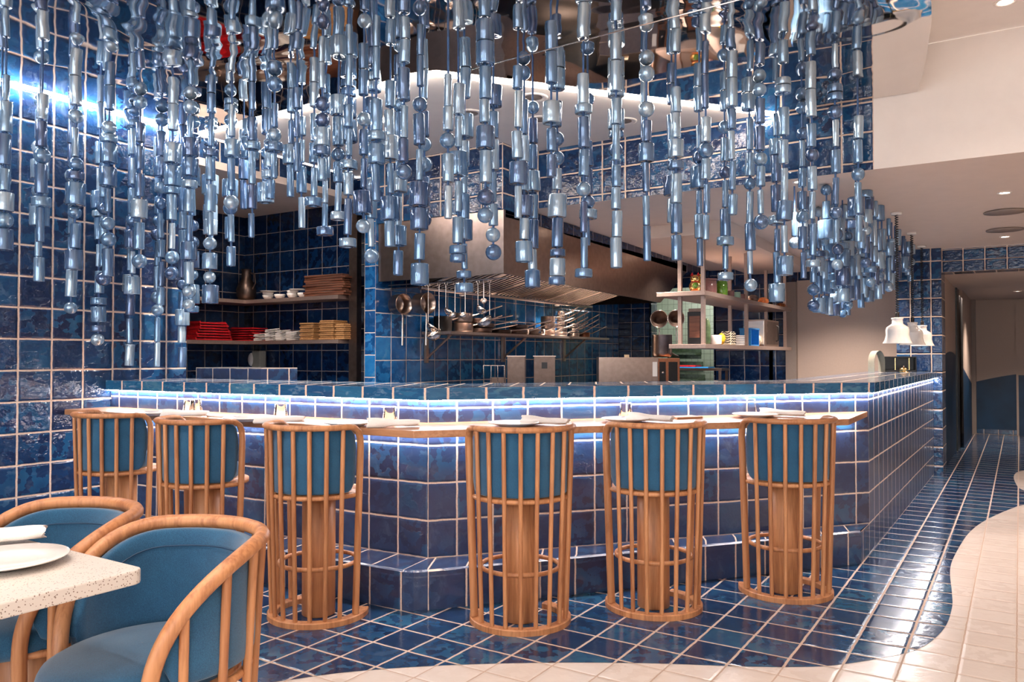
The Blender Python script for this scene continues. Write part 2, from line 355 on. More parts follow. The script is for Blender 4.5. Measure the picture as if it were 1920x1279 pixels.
wave_wall('wall_hall_back',(-.66,15.0),(3.2,15.0),2.22,lambda t:.83+.17*math.sin(min(1,t*4)*PI/2)-.25*max(0,t-.35),'hallway end wall, beige above a navy wave')
m=MB(); m.box((.42,14.97,1.08),(.9,.03,2.16)); struct(m,'door_2',M['beige'],'flush door at the hallway end','door')
m=MB(); m.box((.42,14.95,.48),(.9,.012,.96)); struct(m,'trim_3',M['navy'],'navy lower panel of the hallway door','trim')
m=MB(); m.box((-.035,14.95,1.08),(.03,.05,2.16)); struct(m,'trim_4',M['beige'],'edge of the hallway door frame','trim')
m=MB(); m.box((.6,14.97,.04),(2.6,.02,.08),T=.2); struct(m,'baseboard_hall',M['floor_b'],'blue tile skirting at the hallway end','baseboard')
m=MB(); m.face([(3.2,-3.5,0),(3.2,15.2,0),(3.2,15.2,3.28),(3.2,-3.5,3.28)]); struct(m,'wall_right',M['plaster'],'white right wall','wall')
m=MB(); xs=[-5.33,-3.75,-2.05,-.35,1.35,3.2]
m.box((-1.065,-3.56,.15),(8.53,.12,.30)); m.box((-1.065,-3.56,3.11),(8.53,.12,.36))
for x,w_ in ((-4.9,.9),(-3.0,1.3),(-.9,1.3),(1.2,1.3),(2.95,.5)): m.box((x,-3.56,1.6),(w_,.12,2.66))
struct(m,'wall_front',M['plaster'],'unseen window wall of the dining room, shaped for streaked reflections','wall')  # out of view; piers and openings shaped to streak the glossy bead reflections
# pillar at the end of the side bar
m=MB(); m.prism([(-1.14,9.62),(-.70,9.62),(-.70,10.08),(-1.14,10.08)],0,2.44,T=.2,u0=.3,v0=.55); struct(m,'trim_5',M['tile'],'blue tiled pillar at the end of the side bar','pillar')
m=MB(); f,u=quad((-.70,9.72),(3.2,9.72),2.17,2.42,T=.2); u=[(a,(z-2.17)/.12) for (a,b),(x,y,z) in zip(u,f)]; m.face(f,u)
m.face([(-.70,9.72,2.17),(3.2,9.72,2.17),(3.2,10.0,2.17),(-.70,10.0,2.17)]); struct(m,'trim_6',M['tile'],'tiled band over the hallway opening','trim')
m=MB(); m.box((1.24,12.4,2.21),(4.0,5.2,.06)); struct(m,'ceiling_hall',M['plaster_k'],'hallway ceiling','ceiling')
m=MB(); m.box((-.92,12.6,1.25),(.2,5.0,2.5)); m.box((1.2,15.12,1.3),(4.3,.1,2.6)); m.box((-.7,15.0,1.2),(.2,.3,2.4)); struct(m,'wall_hall_leak_block',M['grayp'],'unseen blocks behind the hallway walls, added to stop light leaks','wall')  # unseen blocks added to keep outside light from leaking into the hallway
# low ceiling beyond the bulkhead
m=MB(); m.face([(-7,5.72,LOW0),(3.2,5.72,LOW0),(3.2,KY,LOW1),(-7,KY,LOW1)][::-1]); m.face([(-7,5.72,LOW0+.05),(3.2,5.72,LOW0+.05),(3.2,KY,LOW1+.05),(-7,KY,LOW1+.05)])
struct(m,'ceiling_low',M['plaster_k'],'low warm plaster ceiling over the side bar and kitchen','ceiling')
# bulkheads
m=MB(); f,u=quad((-3.5,5.72),(-.805,5.72),LOW0,3.01,T=.2); m.face(f,[((x+.805)/.2,(z-2.566)/.2+1) for x,y,z in f])
struct(m,'trim_7',M['tile'],'blue tiled bulkhead above the bar','trim')
m=MB(); m.box((1.2,5.79,2.895),(4.01,.14,.77)); struct(m,'wall_bulkhead',M['plaster'],'white plaster bulkhead on the right','wall')
m=MB(); f,u=quad((KX-.11,5.32),(-3.5,5.32),2.455,3.01); m.face(f,[((x+3.5)/.21,(z-2.785)/.2) for x,y,z in f])
f,u=quad((-3.5,5.32),(-3.5,5.72),2.455,3.01); m.face(f,[((y-5.32)/.2,(z-2.785)/.2) for x,y,z in f])
m.face([(KX-.11,5.32,2.455),(-3.5,5.32,2.455),(-3.5,5.72,2.455),(KX-.11,5.72,2.455)]); m.face([(KX-.11,5.72,2.455),(KX-.11,5.32,2.455),(KX-.11,5.32,2.99),(KX-.11,5.72,2.99)])
struct(m,'trim_8',M['tile'],'blue tiled boxing above the extractor hood','trim')
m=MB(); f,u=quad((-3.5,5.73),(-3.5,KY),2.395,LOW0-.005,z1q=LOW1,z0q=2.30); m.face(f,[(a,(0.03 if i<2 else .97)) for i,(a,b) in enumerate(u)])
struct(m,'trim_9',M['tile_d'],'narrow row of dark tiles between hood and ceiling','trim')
# upper ceilings
m=MB(); m.box((-1.2,1.12,3.31),(9.0,9.25,.05)); struct(m,'ceiling',M['plaster'],'high white ceiling','ceiling')
m=MB(); m.prism([(-5.36,3.6),(-.81,3.6),(-.81,5.72),(-5.36,5.72)],2.995,3.03); struct(m,'ceiling_kitchen',M['plaster'],'white plaster ceiling over the open kitchen','ceiling')
LEDP=[(-5.31,3.80),(-3.9,3.78),(-3.10,3.71),(-2.95,3.75),(-2.80,3.93),(-1.90,5.09),(-1.42,5.70)]
right=[(-.54,5.715),(-.46,5.25),(-.40,4.82),(-.36,4.51),(-.34,4.1),(-.38,3.5),(-.6,2.8),(-1.1,2.2),(-2.0,1.7),(-3.2,1.45),(-4.4,1.35),(-5.31,1.3)]
poly=LEDP+smoothpts(right,4)
m=MB(); m.prism(poly,2.98,2.992); o=struct(m,'ceiling_mirror',M['mirror'],'rippled polished steel ceiling panel over the bar','ceiling')
m=MB(); m.prism(LEDP+smoothpts(right,4),2.9925,2.994); 
for i in range(len(poly)-1):
    if i>=len(LEDP)-1:
        a,b=poly[i],poly[i+1]; m.face([(a[0],a[1],2.98),(b[0],b[1],2.98),(b[0],b[1],3.285),(a[0],a[1],3.285)])
struct(m,'trim_10',M['plaster'],'white plaster edge around the mirrored ceiling','trim')
for k,(a,b) in enumerate([((-2.85,3.83),(-.37,3.74))]):
    m=MB(); m.tube([(a[0],a[1],2.979),(b[0],b[1],2.979)],.003,5); o=struct(m,'trim_%d'%(11+k),M['chrome'],'seam in the mirrored ceiling','trim')
# light strips
def strip(path,w,z,h,mat,label,name='light_strip'):
    m=MB(); off=offset(path,w); m.prism(path+off[::-1],z,z+h); return solo(m,name,mat,label,'light strip')
def offset(P,d):
    out=[]; n=len(P)
    N=[]
    for i in range(n-1):
        t=Vector(P[i+1])-Vector(P[i]); t.normalize(); N.append(Vector((t.y,-t.x)))
    for i in range(n):
        if i==0: v=N[0]*d
        elif i==n-1: v=N[-1]*d
        else:
            s_=(N[i-1]+N[i]).normalized(); v=s_*(d/s_.dot(N[i]))
        out.append((P[i][0]+v.x,P[i][1]+v.y))
    return out
strip(offset(LEDP,-.002),-.022,2.966,.016,M['led'],'glowing white strip along the kitchen edge of the mirrored ceiling')
strip([(XL+.022,1.35),(XL+.022,3.72)],.016,2.973,.005,M['led_w'],'glowing white strip along the top of the left wall')
# ================================================================= BAR COUNTER
P=[(-5.325,3.14),(-2.64,3.30),(-.818,5.50),(-.785,9.61)]
T='tiled'
bar=thing('bar_counter','long angled bar counter clad in glossy blue tiles with a low step','counter',(0,0,0))
def path_uv_prism(mb,path,back,z0,z1,uoffs,vz,vT,T=.2):
    for i in range(len(path)-1):
        p,q=path[i],path[i+1]; d=math.hypot(q[0]-p[0],q[1]-p[1])/T; u0=uoffs[i]
        mb.face([(*p,z0),(*q,z0),(*q,z1),(*p,z1)],[(u0,(z0-vz)/vT),(u0+d,(z0-vz)/vT),(u0+d,(z1-vz)/vT),(u0,(z1-vz)/vT)])
    full=path+back[::-1]
    mb.face([(*p,z1) for p in full],[(p[0]/T,p[1]/T) for p in full]); mb.face([(*p,z0) for p in full][::-1])
    b=[path[-1]]+back[::-1]+[path[0]]
    for i in range(len(b)-1):
        p,q=b[i],b[i+1]; d=math.hypot(q[0]-p[0],q[1]-p[1])/T
        mb.face([(*p,z0),(*q,z0),(*q,z1),(*p,z1)],[(0,(z0-vz)/vT),(d,(z0-vz)/vT),(d,(z1-vz)/vT),(0,(z1-vz)/vT)])
dL=math.hypot(2.685,.16)/.2
bk=offset(P,-.45); bk[0]=(-5.325,bk[0][1])
m=MB(); path_uv_prism(m,P,bk,0,1.035,[-dL,.225,0],.2,.1975); m.build('counter_body',M['tile_c'],bar)
Ps=offset(P,.04); Ps[0]=(-5.325,Ps[0][1]); bs=offset(P,-.58); bs[0]=(-5.325,bs[0][1])
m=MB()
for i in range(3):
    p,q=Ps[i],Ps[i+1]; d=math.hypot(q[0]-p[0],q[1]-p[1])/.21; u0=[-math.hypot(2.69,.2)/.21-.0,.46,0][i]
    m.face([(*p,1.035),(*q,1.035),(*q,1.10),(*p,1.10)],[(u0,.03),(u0+d,.03),(u0+d,.97),(u0,.97)])
full=Ps+bs[::-1]
for i in range(3):   # top in flat pieces so the joints follow each run
    a,b,c_,d_=Ps[i],Ps[i+1],bs[i+1],bs[i]; L=math.hypot(b[0]-a[0],b[1]-a[1])/.21
    u0=[-math.hypot(2.69,.2)/.21,.46,0][i]
    m.face([(*a,1.10),(*b,1.10),(*c_,1.10),(*d_,1.10)],[(u0,0.02),(u0+L,0.02),(u0+L,2.9),(u0,2.9)])
m.face([(*p,1.035) for p in full][::-1])
b_=[Ps[-1]]+bs[::-1]+[Ps[0]]
for i in range(len(b_)-1): p,q=b_[i],b_[i+1]; m.face([(*p,1.035),(*q,1.035),(*q,1.10),(*p,1.10)],[(0,.03),(5,.03),(5,.97),(0,.97)])
m.build('counter_top',M['tile_top'],bar)
# step (ledge) at the foot
Q=[(-5.325,2.905),(-2.60,3.045),(-2.545,3.065),(-2.495,3.115),(-.825,5.235)]
PB=[(-5.325,3.14),(-2.64,3.30),(-.818,5.50)]
m=MB(); us=[0]
full=Q+[PB[2],PB[1],PB[0]]
u=-13.6
for i in range(len(Q)-1):
    p,q=Q[i],Q[i+1]; d=math.hypot(q[0]-p[0],q[1]-p[1])/.2
    if i==3: u=0
    m.face([(*p,0),(*q,0),(*q,.172),(*p,.172)],[(u,.04),(u+d,.04),(u+d,.96),(u,.96)])
    m.face([(*p,.172),(*q,.172),(*q,.192),(*p,.192)],[(u,.1),(u+d,.1),(u+d,.3),(u,.3)]); u+=d
Qi=offset(Q,-.012); Qi[0]=(-5.325,Qi[0][1])
for i in range(len(Q)-1):
    p,q=Q[i],Q[i+1]; pi,qi=Qi[i],Qi[i+1]; m.face([(*p,.192),(*q,.192),(*qi,.20),(*pi,.20)],[(0,.3),(.9,.3),(.9,.5),(0,.5)])
m.face([(*Qi[0],.2),(*Qi[1],.2),(*PB[1],.2),(*PB[0],.2)],[(-13.5,.03),(.0,.03),(0,.97),(-13.5,.97)])
m.face([(*Qi[1],.2),(*Qi[2],.2),(*PB[1],.2)],[(.03,.03),(.9,.03),(.5,.9)]); m.face([(*Qi[2],.2),(*Qi[3],.2),(*PB[1],.2)],[(.03,.03),(.9,.03),(.5,.9)])
m.face([(*Qi[3],.2),(*Qi[4],.2),(*PB[2],.2),(*PB[1],.2)],[(.0,.03),(13.4,.03),(14.0,.97),(-.2,.97)])
m.face([(*Q[4],0),(*PB[2],0),(*PB[2],.2),(*Q[4],.2)],[(-1.3,-1),(0,-1),(0,0),(-1.3,0)])
m.build('step',M['tile_c'],bar)
strip(offset(P,.010),.022,1.029,.005,M['led_c'],'glowing strip under the tiled counter top','light_strip')
# timber eating shelf
W=[(-5.325,2.82),(-2.41,2.90),(-.81,4.76),(-.822,5.488),(-2.645,3.298),(-5.325,3.137)]
m=MB(); m.prism(W,.880,.915); solo(m,'timber_shelf',M['wood_x'],'pale oak eating shelf running along the front of the tiled bar','shelf',bevel=.003)
strip(offset(P[:2]+[(-.90,5.40)],.02),.03,.873,.006,M['led_c'],'glowing strip under the oak eating shelf')
# low tiled block behind the bar on the left
m=MB(); m.box((-4.95,3.98,.59),(.74,.34,1.18),T=.2,v0=.1); solo(m,'tiled_block',M['tile_c'],'low blue tiled block beside the left wall behind the bar','partition')
# ================================================================= STOOLS AND ARMCHAIRS
def arc(r,a0,a1,z,n=32):
    return [(r*math.sin(R(a0+(a1-a0)*i/n)),-r*math.cos(R(a0+(a1-a0)*i/n)),z) for i in range(n+1)]
def shell(mb,half,zb,ztop,ro,ri,n=44,k=9,round_=14,sag=0):
    """padded curved back: grid around a rounded rectangle section swept over the arc"""
    rows=[]
    for i in range(n+1):
        t=-half+2*half*i/n; e=half-abs(t); s_=1.0
        z1=ztop(t); z0=zb
        if e<round_: q=1-e/round_; h=(z1-z0); cut=h*.42*(1-math.sqrt(max(0,1-q*q))); z0+=cut; z1-=cut*.6
        ring=[]; mid=(ro+ri)/2; th=(ro-ri)/2*(1 if e>1.5 else .5)
        for j in range(4*k):
            a=2*PI*j/(4*k); cx=abs(math.cos(a))**.45*math.copysign(1,math.cos(a)); cz=abs(math.sin(a))**.35*math.copysign(1,math.sin(a))
            r=mid+th*cx; z=(z0+z1)/2+(z1-z0)/2*cz
            ring.append((r*math.sin(R(t)),-r*math.cos(R(t)),z))
        rows.append(ring)
    mb.grid(rows,closed_v=True); mb.cap(rows[0]); mb.cap(rows[-1],True)
def cage_chair(name,label,cat,kind):
    t=thing(name,label,cat)
    if kind=='stool':
        zt,rt,rb,A,AB=.930,.252,.222,97,128; flat=84; zseat=.60
        def zr(a): return zt
        path=[]
        for i in range(41):
            a=-A+2*A*i/40; path.append((a,zt))
        top=[]
        drop=[(A-18,zt),(A-11,zt-.004),(A-5,zt-.022),(A-1.2,zt-.055),(A,zt-.10)]
        prof=[(-a,z) for a,z in drop[::-1]]+[(-A+18+(2*A-36)*i/36,zt) for i in range(1,36)]+drop
        zf=.26; rf=.188; base_h=.028
    else:
        zt,rt,rb,A,AB=.752,.276,.235,128,140; zseat=.40
        prof=[]
        Q_=[]
        for i in range(19):
            tt=PI/2*i/18; Q_.append((52+(A-52)*math.sin(tt),.40+(zt-.40)*math.cos(tt)))
        prof=[(-a,z) for a,z in Q_[::-1]]+[(-52+104*i/20,zt) for i in range(1,20)]+Q_
        zf=.17; rf=.20; base_h=.028
    def rad(z): return rb+(rt-rb)*max(0,min(1,z/zt))
    def pt(a,z,dr=0): r=rad(z)+dr; return (r*math.sin(R(a)),-r*math.cos(R(a)),z)
    def zrail(a):
        a=abs(a)
        pr=[p for p in prof if p[0]>=0]
        for i in range(len(pr)-1):
            if pr[i][0]<=a<=pr[i+1][0]:
                f=(a-pr[i][0])/max(1e-6,pr[i+1][0]-pr[i][0]); return pr[i][1]+(pr[i+1][1]-pr[i][1])*f
        return pr[-1][1]
    # bent top rail flowing into the two front posts
    a_end,z_end=prof[-1]
    pts=[pt(-a_end,z) for z in [.03+(z_end-.03)*i/6 for i in range(6)]]+[pt(a,z) for a,z in prof]+[pt(a_end,z) for z in [.03+(z_end-.03)*i/6 for i in range(5,-1,-1)]]
    rr=.0195 if kind=='stool' else .022; r2=.0145 if kind=='stool' else .021
    m=MB(); m.tube(pts,rr,10,ry=r2); m.build('top_rail',M['wood'],t)
    step=18 if kind=='stool' else 20
    angs=[step*(i-4) for i in range(9)] if kind=='stool' else [-110,-86,-62,-40,-20,0,20,40,62,86,110]
    for a in angs:
        z1=zrail(a)-.006; m=MB(); m.tube([pt(a,.024),pt(a,(z1)/2),pt(a,z1)],.0108 if kind=='stool' else .0125,8); m.build('slat',M['wood'],t)
    n=40; ro,ri=rb+.022,rb-.026
    ring=[]
    for i in range(n+1):
        a=-AB+2*AB*i/n; s_,c_=math.sin(R(a)),-math.cos(R(a))
        ring.append([(ri*s_,ri*c_,0),(ro*s_,ro*c_,0),(ro*s_,ro*c_,base_h-.004),((ro-.004)*s_,(ro-.004)*c_,base_h),((ri+.004)*s_,(ri+.004)*c_,base_h),(ri*s_,ri*c_,base_h-.004)])
    m=MB(); m.grid(ring,closed_v=True,sm=False); m.cap(ring[0]); m.cap(ring[-1],True); m.build('base_ring',M['wood'],t)
    m=MB(); m.tube(arc(rf,0,360,zf,40)[:-1],.0115,8,closed=True,ry=.010); m.build('foot_ring',M['wood'],t)
    rs=rad(zseat)-.014
    m=MB(); m.tube(arc(rs,-A+4,A-4,zseat,40),.0115,8); m.build('seat_ring',M['wood'],t)
    m=MB(); pr=.081 if kind=='stool' else .12
    m.lathe([(.001,0),(pr-.003,0),(pr,.004),(pr,zseat-.012),(pr-.003,zseat-.01),(.001,zseat-.01)],28); m.build('pedestal',M['wood'],t)
    m=MB(); m.lathe([(.001,zseat-.01),(rs-.02,zseat-.01),(rs-.02,zseat+.012),(.001,zseat+.012)],32); m.build('seat_base',M['wood'],t)
    if kind=='stool':
        m=MB(); shell(m,96,.617,lambda a:.918,rt-.018,rt-.052); m.build('backrest',M['fabric'],t)
        m=MB(); m.lathe([(.001,.612),(.13,.612),(.155,.625),(.163,.655),(.156,.69),(.13,.703),(.001,.708)],36,(0,.0,0)); m.build('seat',M['fabric'],t)
    else:
        m=MB(); shell(m,120,.435,lambda a:zrail(min(119,abs(a)))-.014,rt-.017,rt-.055,n=60,round_=10); m.build('backrest',M['fabric'],t)
        m=MB(); m.tube([pt(a,zrail(abs(a))-.062,-.057) for a in range(-104,105,4)],.0022,5); m.build('piping',M['navy'],t)
        m=MB(); sc=Matrix.Diagonal(Vector((1,1.16,1)))
        m.lathe([(.001,.385),(.19,.385),(.212,.392),(.224,.41),(.226,.43),(.222,.445),(.214,.462),(.19,.476),(.12,.484),(.001,.487)],44,(0,.045,0),sc); m.build('seat',M['fabric'],t)
    return t
st=cage_chair('bar_stool','slatted ash bar stool with blue padded back, next to the corner of the bar on its left','bar stool','stool')
spots=[((-4.46,2.70),-2,'slatted ash bar stool with blue padded back, leftmost, nearest the tiled wall'),
 ((-3.66,2.70),-2,'slatted ash bar stool with blue padded back, second from the left wall'),
 ((-2.92,2.79),0,'slatted ash bar stool with blue padded back, third from the left wall'),
 ((-2.037,3.251),50.6,'slatted ash bar stool with blue padded back, right of the bar corner, fourth from left'),
 ((-1.577,3.791),50.6,'slatted ash bar stool with blue padded back, second from the right end'),
 ((-1.077,4.411),50.6,'slatted ash bar stool with blue padded back, rightmost at the bar')]
for i,((x,y),a,l) in enumerate(spots):
    if i==0: st.location=(x,y,.002); st.rotation_euler[2]=R(a); st['label']=l; st['group']='slatted bar stools along the bar'
    else: dup(st,(x,y,.002),R(a),l,'slatted bar stools along the bar')
ch=cage_chair('armchair','round ash armchair with blue upholstery, large in the foreground beside the table corner','armchair','arm')
ch.location=(-2.02,1.33,.002); ch.rotation_euler[2]=R(180); ch['group']='armchairs at the terrazzo table'
dup(ch,(-2.625,1.32,.002),R(180),'round ash armchair with blue upholstery, at the left edge behind the plate','armchairs at the terrazzo table')
# ================================================================= TABLE
tb=thing('dining_table','white speckled terrazzo table at the lower left','table',(0,0,0))
x1,y1=-1.835,1.175; r_=.03
corner=[(x1-r_+r_*math.cos(a),y1-r_+r_*math.sin(a)) for a in [PI/2*i/6 for i in range(7)]]
x2=-3.25; y2=.45
m=MB(); m.prism([(x2,y2),(x1,y2)]+corner+[(x2,y1)],.706,.742); m.build('table_top',M['terrazzo'],tb,bevel=.004)
m=MB(); m.lathe([(.001,0.002),(.22,.002),(.22,.02),(.05,.03),(.04,.05),(.04,.68),(.12,.70),(.12,.706),(.001,.706)],24,(-2.55,.8,0)); m.build('pedestal',M['steel_d'],tb)
def plate(name,r,label,loc,group=None):
    m=MB(); m.lathe([(.001,.004),(r*.45,.004),(r*.5,0),(r*.56,.002),(r*.62,.006),(r*.97,.018),(r,.021),(r*.985,.023),(r*.62,.012),(r*.5,.009),(.001,.008)],48)
    return solo(m,name,M['white'],label,'plate',loc,0,group)
plate('dinner_plate',.142,'large white dinner plate on the terrazzo table',(-2.155,1.00,.742))
def napkin_mesh(L=.21,r=.024):
    m=MB(); rows=[]
    for i in range(15):
        t=i/14; x=-L/2+L*t; w=r*(1.05-.35*t)*(1+.12*math.sin(t*9)); row=[]
        for k in range(20):
            a=2*PI*k/20; q=1+.16*math.sin(2*a+t*2)+.07*math.sin(5*a+3*t)
            row.append((x+.006*math.sin(3*a),w*1.25*q*math.cos(a),max(0.0005,r*.85+w*.85*q*math.sin(a))))
        rows.append(row)
    m.grid(rows,closed_v=True)
    for row,rev,sx in ((rows[0],False,1),(rows[-1],True,-1)):
        c=Vector((sum(p[0] for p in row)/20,sum(p[1] for p in row)/20,sum(p[2] for p in row)/20))
        r1=[tuple(c+(Vector(p)-c)*.72+Vector((.010*sx,0,0))) for p in row]; r2=[tuple(c+(Vector(p)-c)*.4) for p in row]; r3=[tuple(c+(Vector(p)-c)*.12+Vector((.012*sx,0,0))) for p in row]
        m.grid([row,r1,r2,r3],closed_v=True); m.cap(r3,rev)
    return m
solo(napkin_mesh(.22,.030),'rolled_napkin',M['cloth'],'rolled white napkin behind the large plate on the terrazzo table','napkin',(-2.41,1.10,.7425),R(58))
# bar place settings
def on_shelf(px,D): x,y=at_depth(px,D); return (x,y,.915)
LP=['leftmost by the tiled wall','second from the left','left of the bar corner','right of the bar corner','second from the right','rightmost on the shelf']
pl=[(298,4.72),(464,4.30),(655,4.00),(963,3.98),(1172,4.24),(1415,4.56)]
for i,(px,D) in enumerate(pl): plate('side_plate',.128,'white plate on the oak shelf, '+LP[i],on_shelf(px,D),'plates on the bar shelf')
npk=[(348,4.58,8),(525,4.17,6),(738,3.93,8),(1022,4.05,-25),(1219,4.25,-35),(1466,4.62,-30)]
nm=None
for i,(px,D,a) in enumerate(npk):
    if nm is None: nm=napkin_mesh(.25,.026).mesh('rolled_napkin',M['cloth'])
    o=bpy.data.objects.new('rolled_napkin',nm); COL.objects.link(o); x,y,z=on_shelf(px,D); o.location=(x,y,.9155); o.rotation_euler[2]=R(32.66+a); tag(o,'rolled white napkin beside the plate on the oak shelf, '+LP[i],'napkin','napkins on the bar shelf')
gm=MB(); gm.lathe([(.001,.094),(.029,.094),(.031,.091),(.041,0),(.0385,0),(.0285,.086),(.001,.087)],28); gme=gm.mesh('glass',M['glass'])
for i,(px,D,l) in enumerate([(356,4.78,'left one behind the leftmost napkin'),(368,4.83,'right one behind the leftmost napkin'),(527,4.40,'behind the second plate from the left'),(731,4.11,'left of the bar corner'),(1173,4.42,'behind the second plate from the right'),(1406,4.80,'behind the rightmost plate')]):
    o=bpy.data.objects.new('water_glass',gme); COL.objects.link(o); o.location=on_shelf(px,D); tag(o,'upturned clear water glass on the oak shelf, '+l,'glass','water glasses on the bar shelf')
m=MB(); m.box((0,0,.006),(.17,.11,.012)); solo(m,'wooden_tray',M['wood_x'],'small flat wooden tray on the oak shelf right of the fifth setting','tray',on_shelf(1283,4.5),R(55),bevel=.002)
m=MB(); m.box((0,0,.004),(.15,.10,.008)); solo(m,'menu_card',M['white'],'flat pale card on the oak shelf left of the second plate','card',on_shelf(418,4.62),R(5),bevel=.001)
# ================================================================= BEAD STRINGS
def tube_prof(r,h): return [(r*.30,.006),(r*.30,0),(r*.88,0),(r*.97,.0015),(r,.005),(r,h-.005),(r*.97,h-.0015),(r*.88,h),(r*.30,h),(r*.30,h-.006)]
def mk_bead(kind,var):
    m=MB(); k=(.92,1.0,1.1)[var]
    if kind=='T': r,h,n=.031*k,(.125,.150,.175)[var],'tube_bead'
    if kind=='t': r,h,n=.0205*k,(.15,.175,.205)[var],'slim_tube_bead'
    if kind=='F': r,h,n=.052*k,(.105,.12,.135)[var],'wide_tube_bead'
    if kind=='D': r,h,n=.050*k,(.042,.048,.054)[var],'disc_bead'
    if kind=='O':
        r=.043*k; m.ball((0,0,r),r,22,14); return m.mesh('ball_bead',M['bead']),2*r,'ball_bead'
    m.lathe(tube_prof(r,h),22); return m.mesh(n,M['bead']),h,n
BEAD={(k,v):mk_bead(k,v) for k in 'TtFDO' for v in range(3)}
rnd=random.Random(5)
NB={'T':'tube','t':'slim tube','F':'wide tube','D':'flat disc','O':'ball'}
def ordn(i): return '%d%s'%(i,'th' if 10<=i%100<=20 else {1:'st',2:'nd',3:'rd'}.get(i%10,'th'))
def bead_string(x,y,ztop,zbot,code,label,group):
    o=thing('bead_string',label,'bead string',(x,y,ztop),rnd.uniform(0,6),group)
    z=zbot; items=[]; i=0
    while True:
        k=code[i] if i<len(code) else rnd.choices('TtFDO',(34,26,14,10,16))[0]
        v=rnd.choice((0,1,1,2)); me,h,n=BEAD[(k,v)]
        if z+h>ztop-.002:
            # the uppermost piece touches the ceiling
            break
        items.append((me,h,n,z,i)); gap=rnd.choice((.004,.012,.022,.03)) if k!='O' else rnd.choice((.004,.01,.03)); z+=h+gap; i+=1
    rest=ztop-(items[-1][3]+items[-1][1]) if items else 0
    shift=min(rest,.06) if len(items)>2 else 0
    for j,(me,h,n,zz,i) in enumerate(items):
        b=bpy.data.objects.new(n,me); COL.objects.link(b); b.parent=o
        if j==len(items)-1 and rest<.09: zz=ztop-h-.001
        b.location=(rnd.uniform(-.003,.003),rnd.uniform(-.003,.003),zz-ztop); b.rotation_euler=(rnd.uniform(-.03,.03),rnd.uniform(-.03,.03),rnd.uniform(0,6))
    m=MB(); m.tube([(0,0,0),(0,0,zbot+.01-ztop)],.0065,6); m.build('cord',M['cord'],o)
    return o
# lowest points seen in the photograph: column, row, beads from the bottom up
BOT=[(15,469,'FOFTTT'),(70,528,'TtFOFOT'),(136,589,'OTttOOTT'),(186,649,'ODFDTt'),(197,536,'OTTOTT'),(245,686,'TtTFtT'),(261,503,'OTFTTT'),(295,688,'ttOOttOO'),(311,572,'TtTtOOF'),
(341,689,'TTFTO'),(349,582,'OOTFtT'),(375,586,'DFOFOOt'),(385,569,'FOFOtTT'),(412,580,'OOtTtT'),(424,448,'TOFtTO'),(448,499,'TtOtFt'),(461,391,'tTTtTT'),(489,445,'tTtDTt'),(504,372,'TDTtF'),(532,426,'TDTtTT'),(550,368,'tFtT'),
(568,427,'tTtTF'),(588,386,'DtTtT'),(610,441,'DttTTT'),(632,412,'DtTOTF'),(652,463,'DtTDtT'),(680,437,'OFtTOT'),(699,494,'OtTOtTFDF'),(729,462,'TFtFTT'),(746,516,'TFtFtTOTT'),(791,534,'FTFFtTOtT'),
(858,491,'DDTtFtT'),(873,548,'DDtFTtT'),(912,418,'OOTFTTF'),(923,488,'OOTtTTF'),(934,548,'OOtFTtTt'),(986,491,'FTFTTtOO'),(994,539,'FTTTFTT'),(1052,534,'DFDTFTOOTF'),(1100,460,'tDOTTt'),(1106,520,'DttOTT'),
(1160,502,'TTTTtTTO'),(1211,489,'tttFTOO'),(1263,488,'TTTDFTT'),(1306,499,'tTtFOtT'),(1316,449,'ttTOTt'),(1355,525,'DtDTtOTOT'),(1373,402,'TttTTt'),(1406,547,'OtTtOTtF'),(1417,498,'OtTtTT'),(1430,430,'OtTOTTOO'),
(1451,566,'FttDTTFt'),(1466,516,'FtFtTTDF'),(1504,522,'tTOTTtOO'),(1528,500,'DttTOTTt'),(1573,455,'tOtTtODt'),(1612,453,'ttOTTTt')]
rows={'front':[],'second':[],'third':[]}
for y in (2.22,2.42,2.62,2.83,3.04): rows['front'].append((-4.85,y))
for x in (-4.84,-4.65,-4.43,-4.22,-4.02,-3.82,-3.62,-3.41,-3.20,-2.99,-2.79): rows['front'].append((x,3.27))
for y in (2.30,2.52,2.72,2.93,3.13,3.34): rows['second'].append((-5.07,y))
for x in (-4.93,-4.73,-4.52,-4.32,-4.12,-3.92,-3.71,-3.50,-3.29,-3.08,-2.86): rows['second'].append((x,3.49))
def rp(s,p): return (-2.64+.635*s-.772*p,3.30+.772*s+.635*p)
for i,s in enumerate([.10,.31,.50,.70,.90,1.11,1.31,1.51,1.72,1.91,2.12,2.30,2.52,2.71,2.90]): rows['front'].append(rp(s,-.02+.045*s))
for s in (.22,.43,.62,.83,1.03,1.22,1.41,1.61,1.81,2.0,2.19,2.40,2.61): rows['second'].append(rp(s,.235+.025*s))
for px_ in (184,243,294,341):
    k_=(px_-960)/F_PX; x_=-5.21; D_=x_/(.84187*k_-.53967); rows['third'].append((x_,D_*(.53967*k_+.84187)))
for x in (-4.98,-4.62,-4.38,-4.03,-3.81,-3.60,-3.40,-3.18,-2.98): rows['third'].append((x,3.68))
for s in (.30,.73): rows['third'].append(rp(s,.41))
allp=[]
for rn,L in rows.items():
    for i,(x,y) in enumerate(L):
        D=_F.x*x+_F.y*y; px=960+F_PX*(_R.x*x+_R.y*y)/D; allp.append([rn,i,x,y,D,px])
used={}
pairs=sorted((abs(s[5]-b[0]-(s[5]-960)*.006)+({'front':0,'second':1.5,'third':4}[s[0]] if not (s[0]=='third' and s[1]<4) else (-30 if b[1]>640 else 12)),si,bi) for si,s in enumerate(allp) for bi,b in enumerate(BOT))
ub=set()
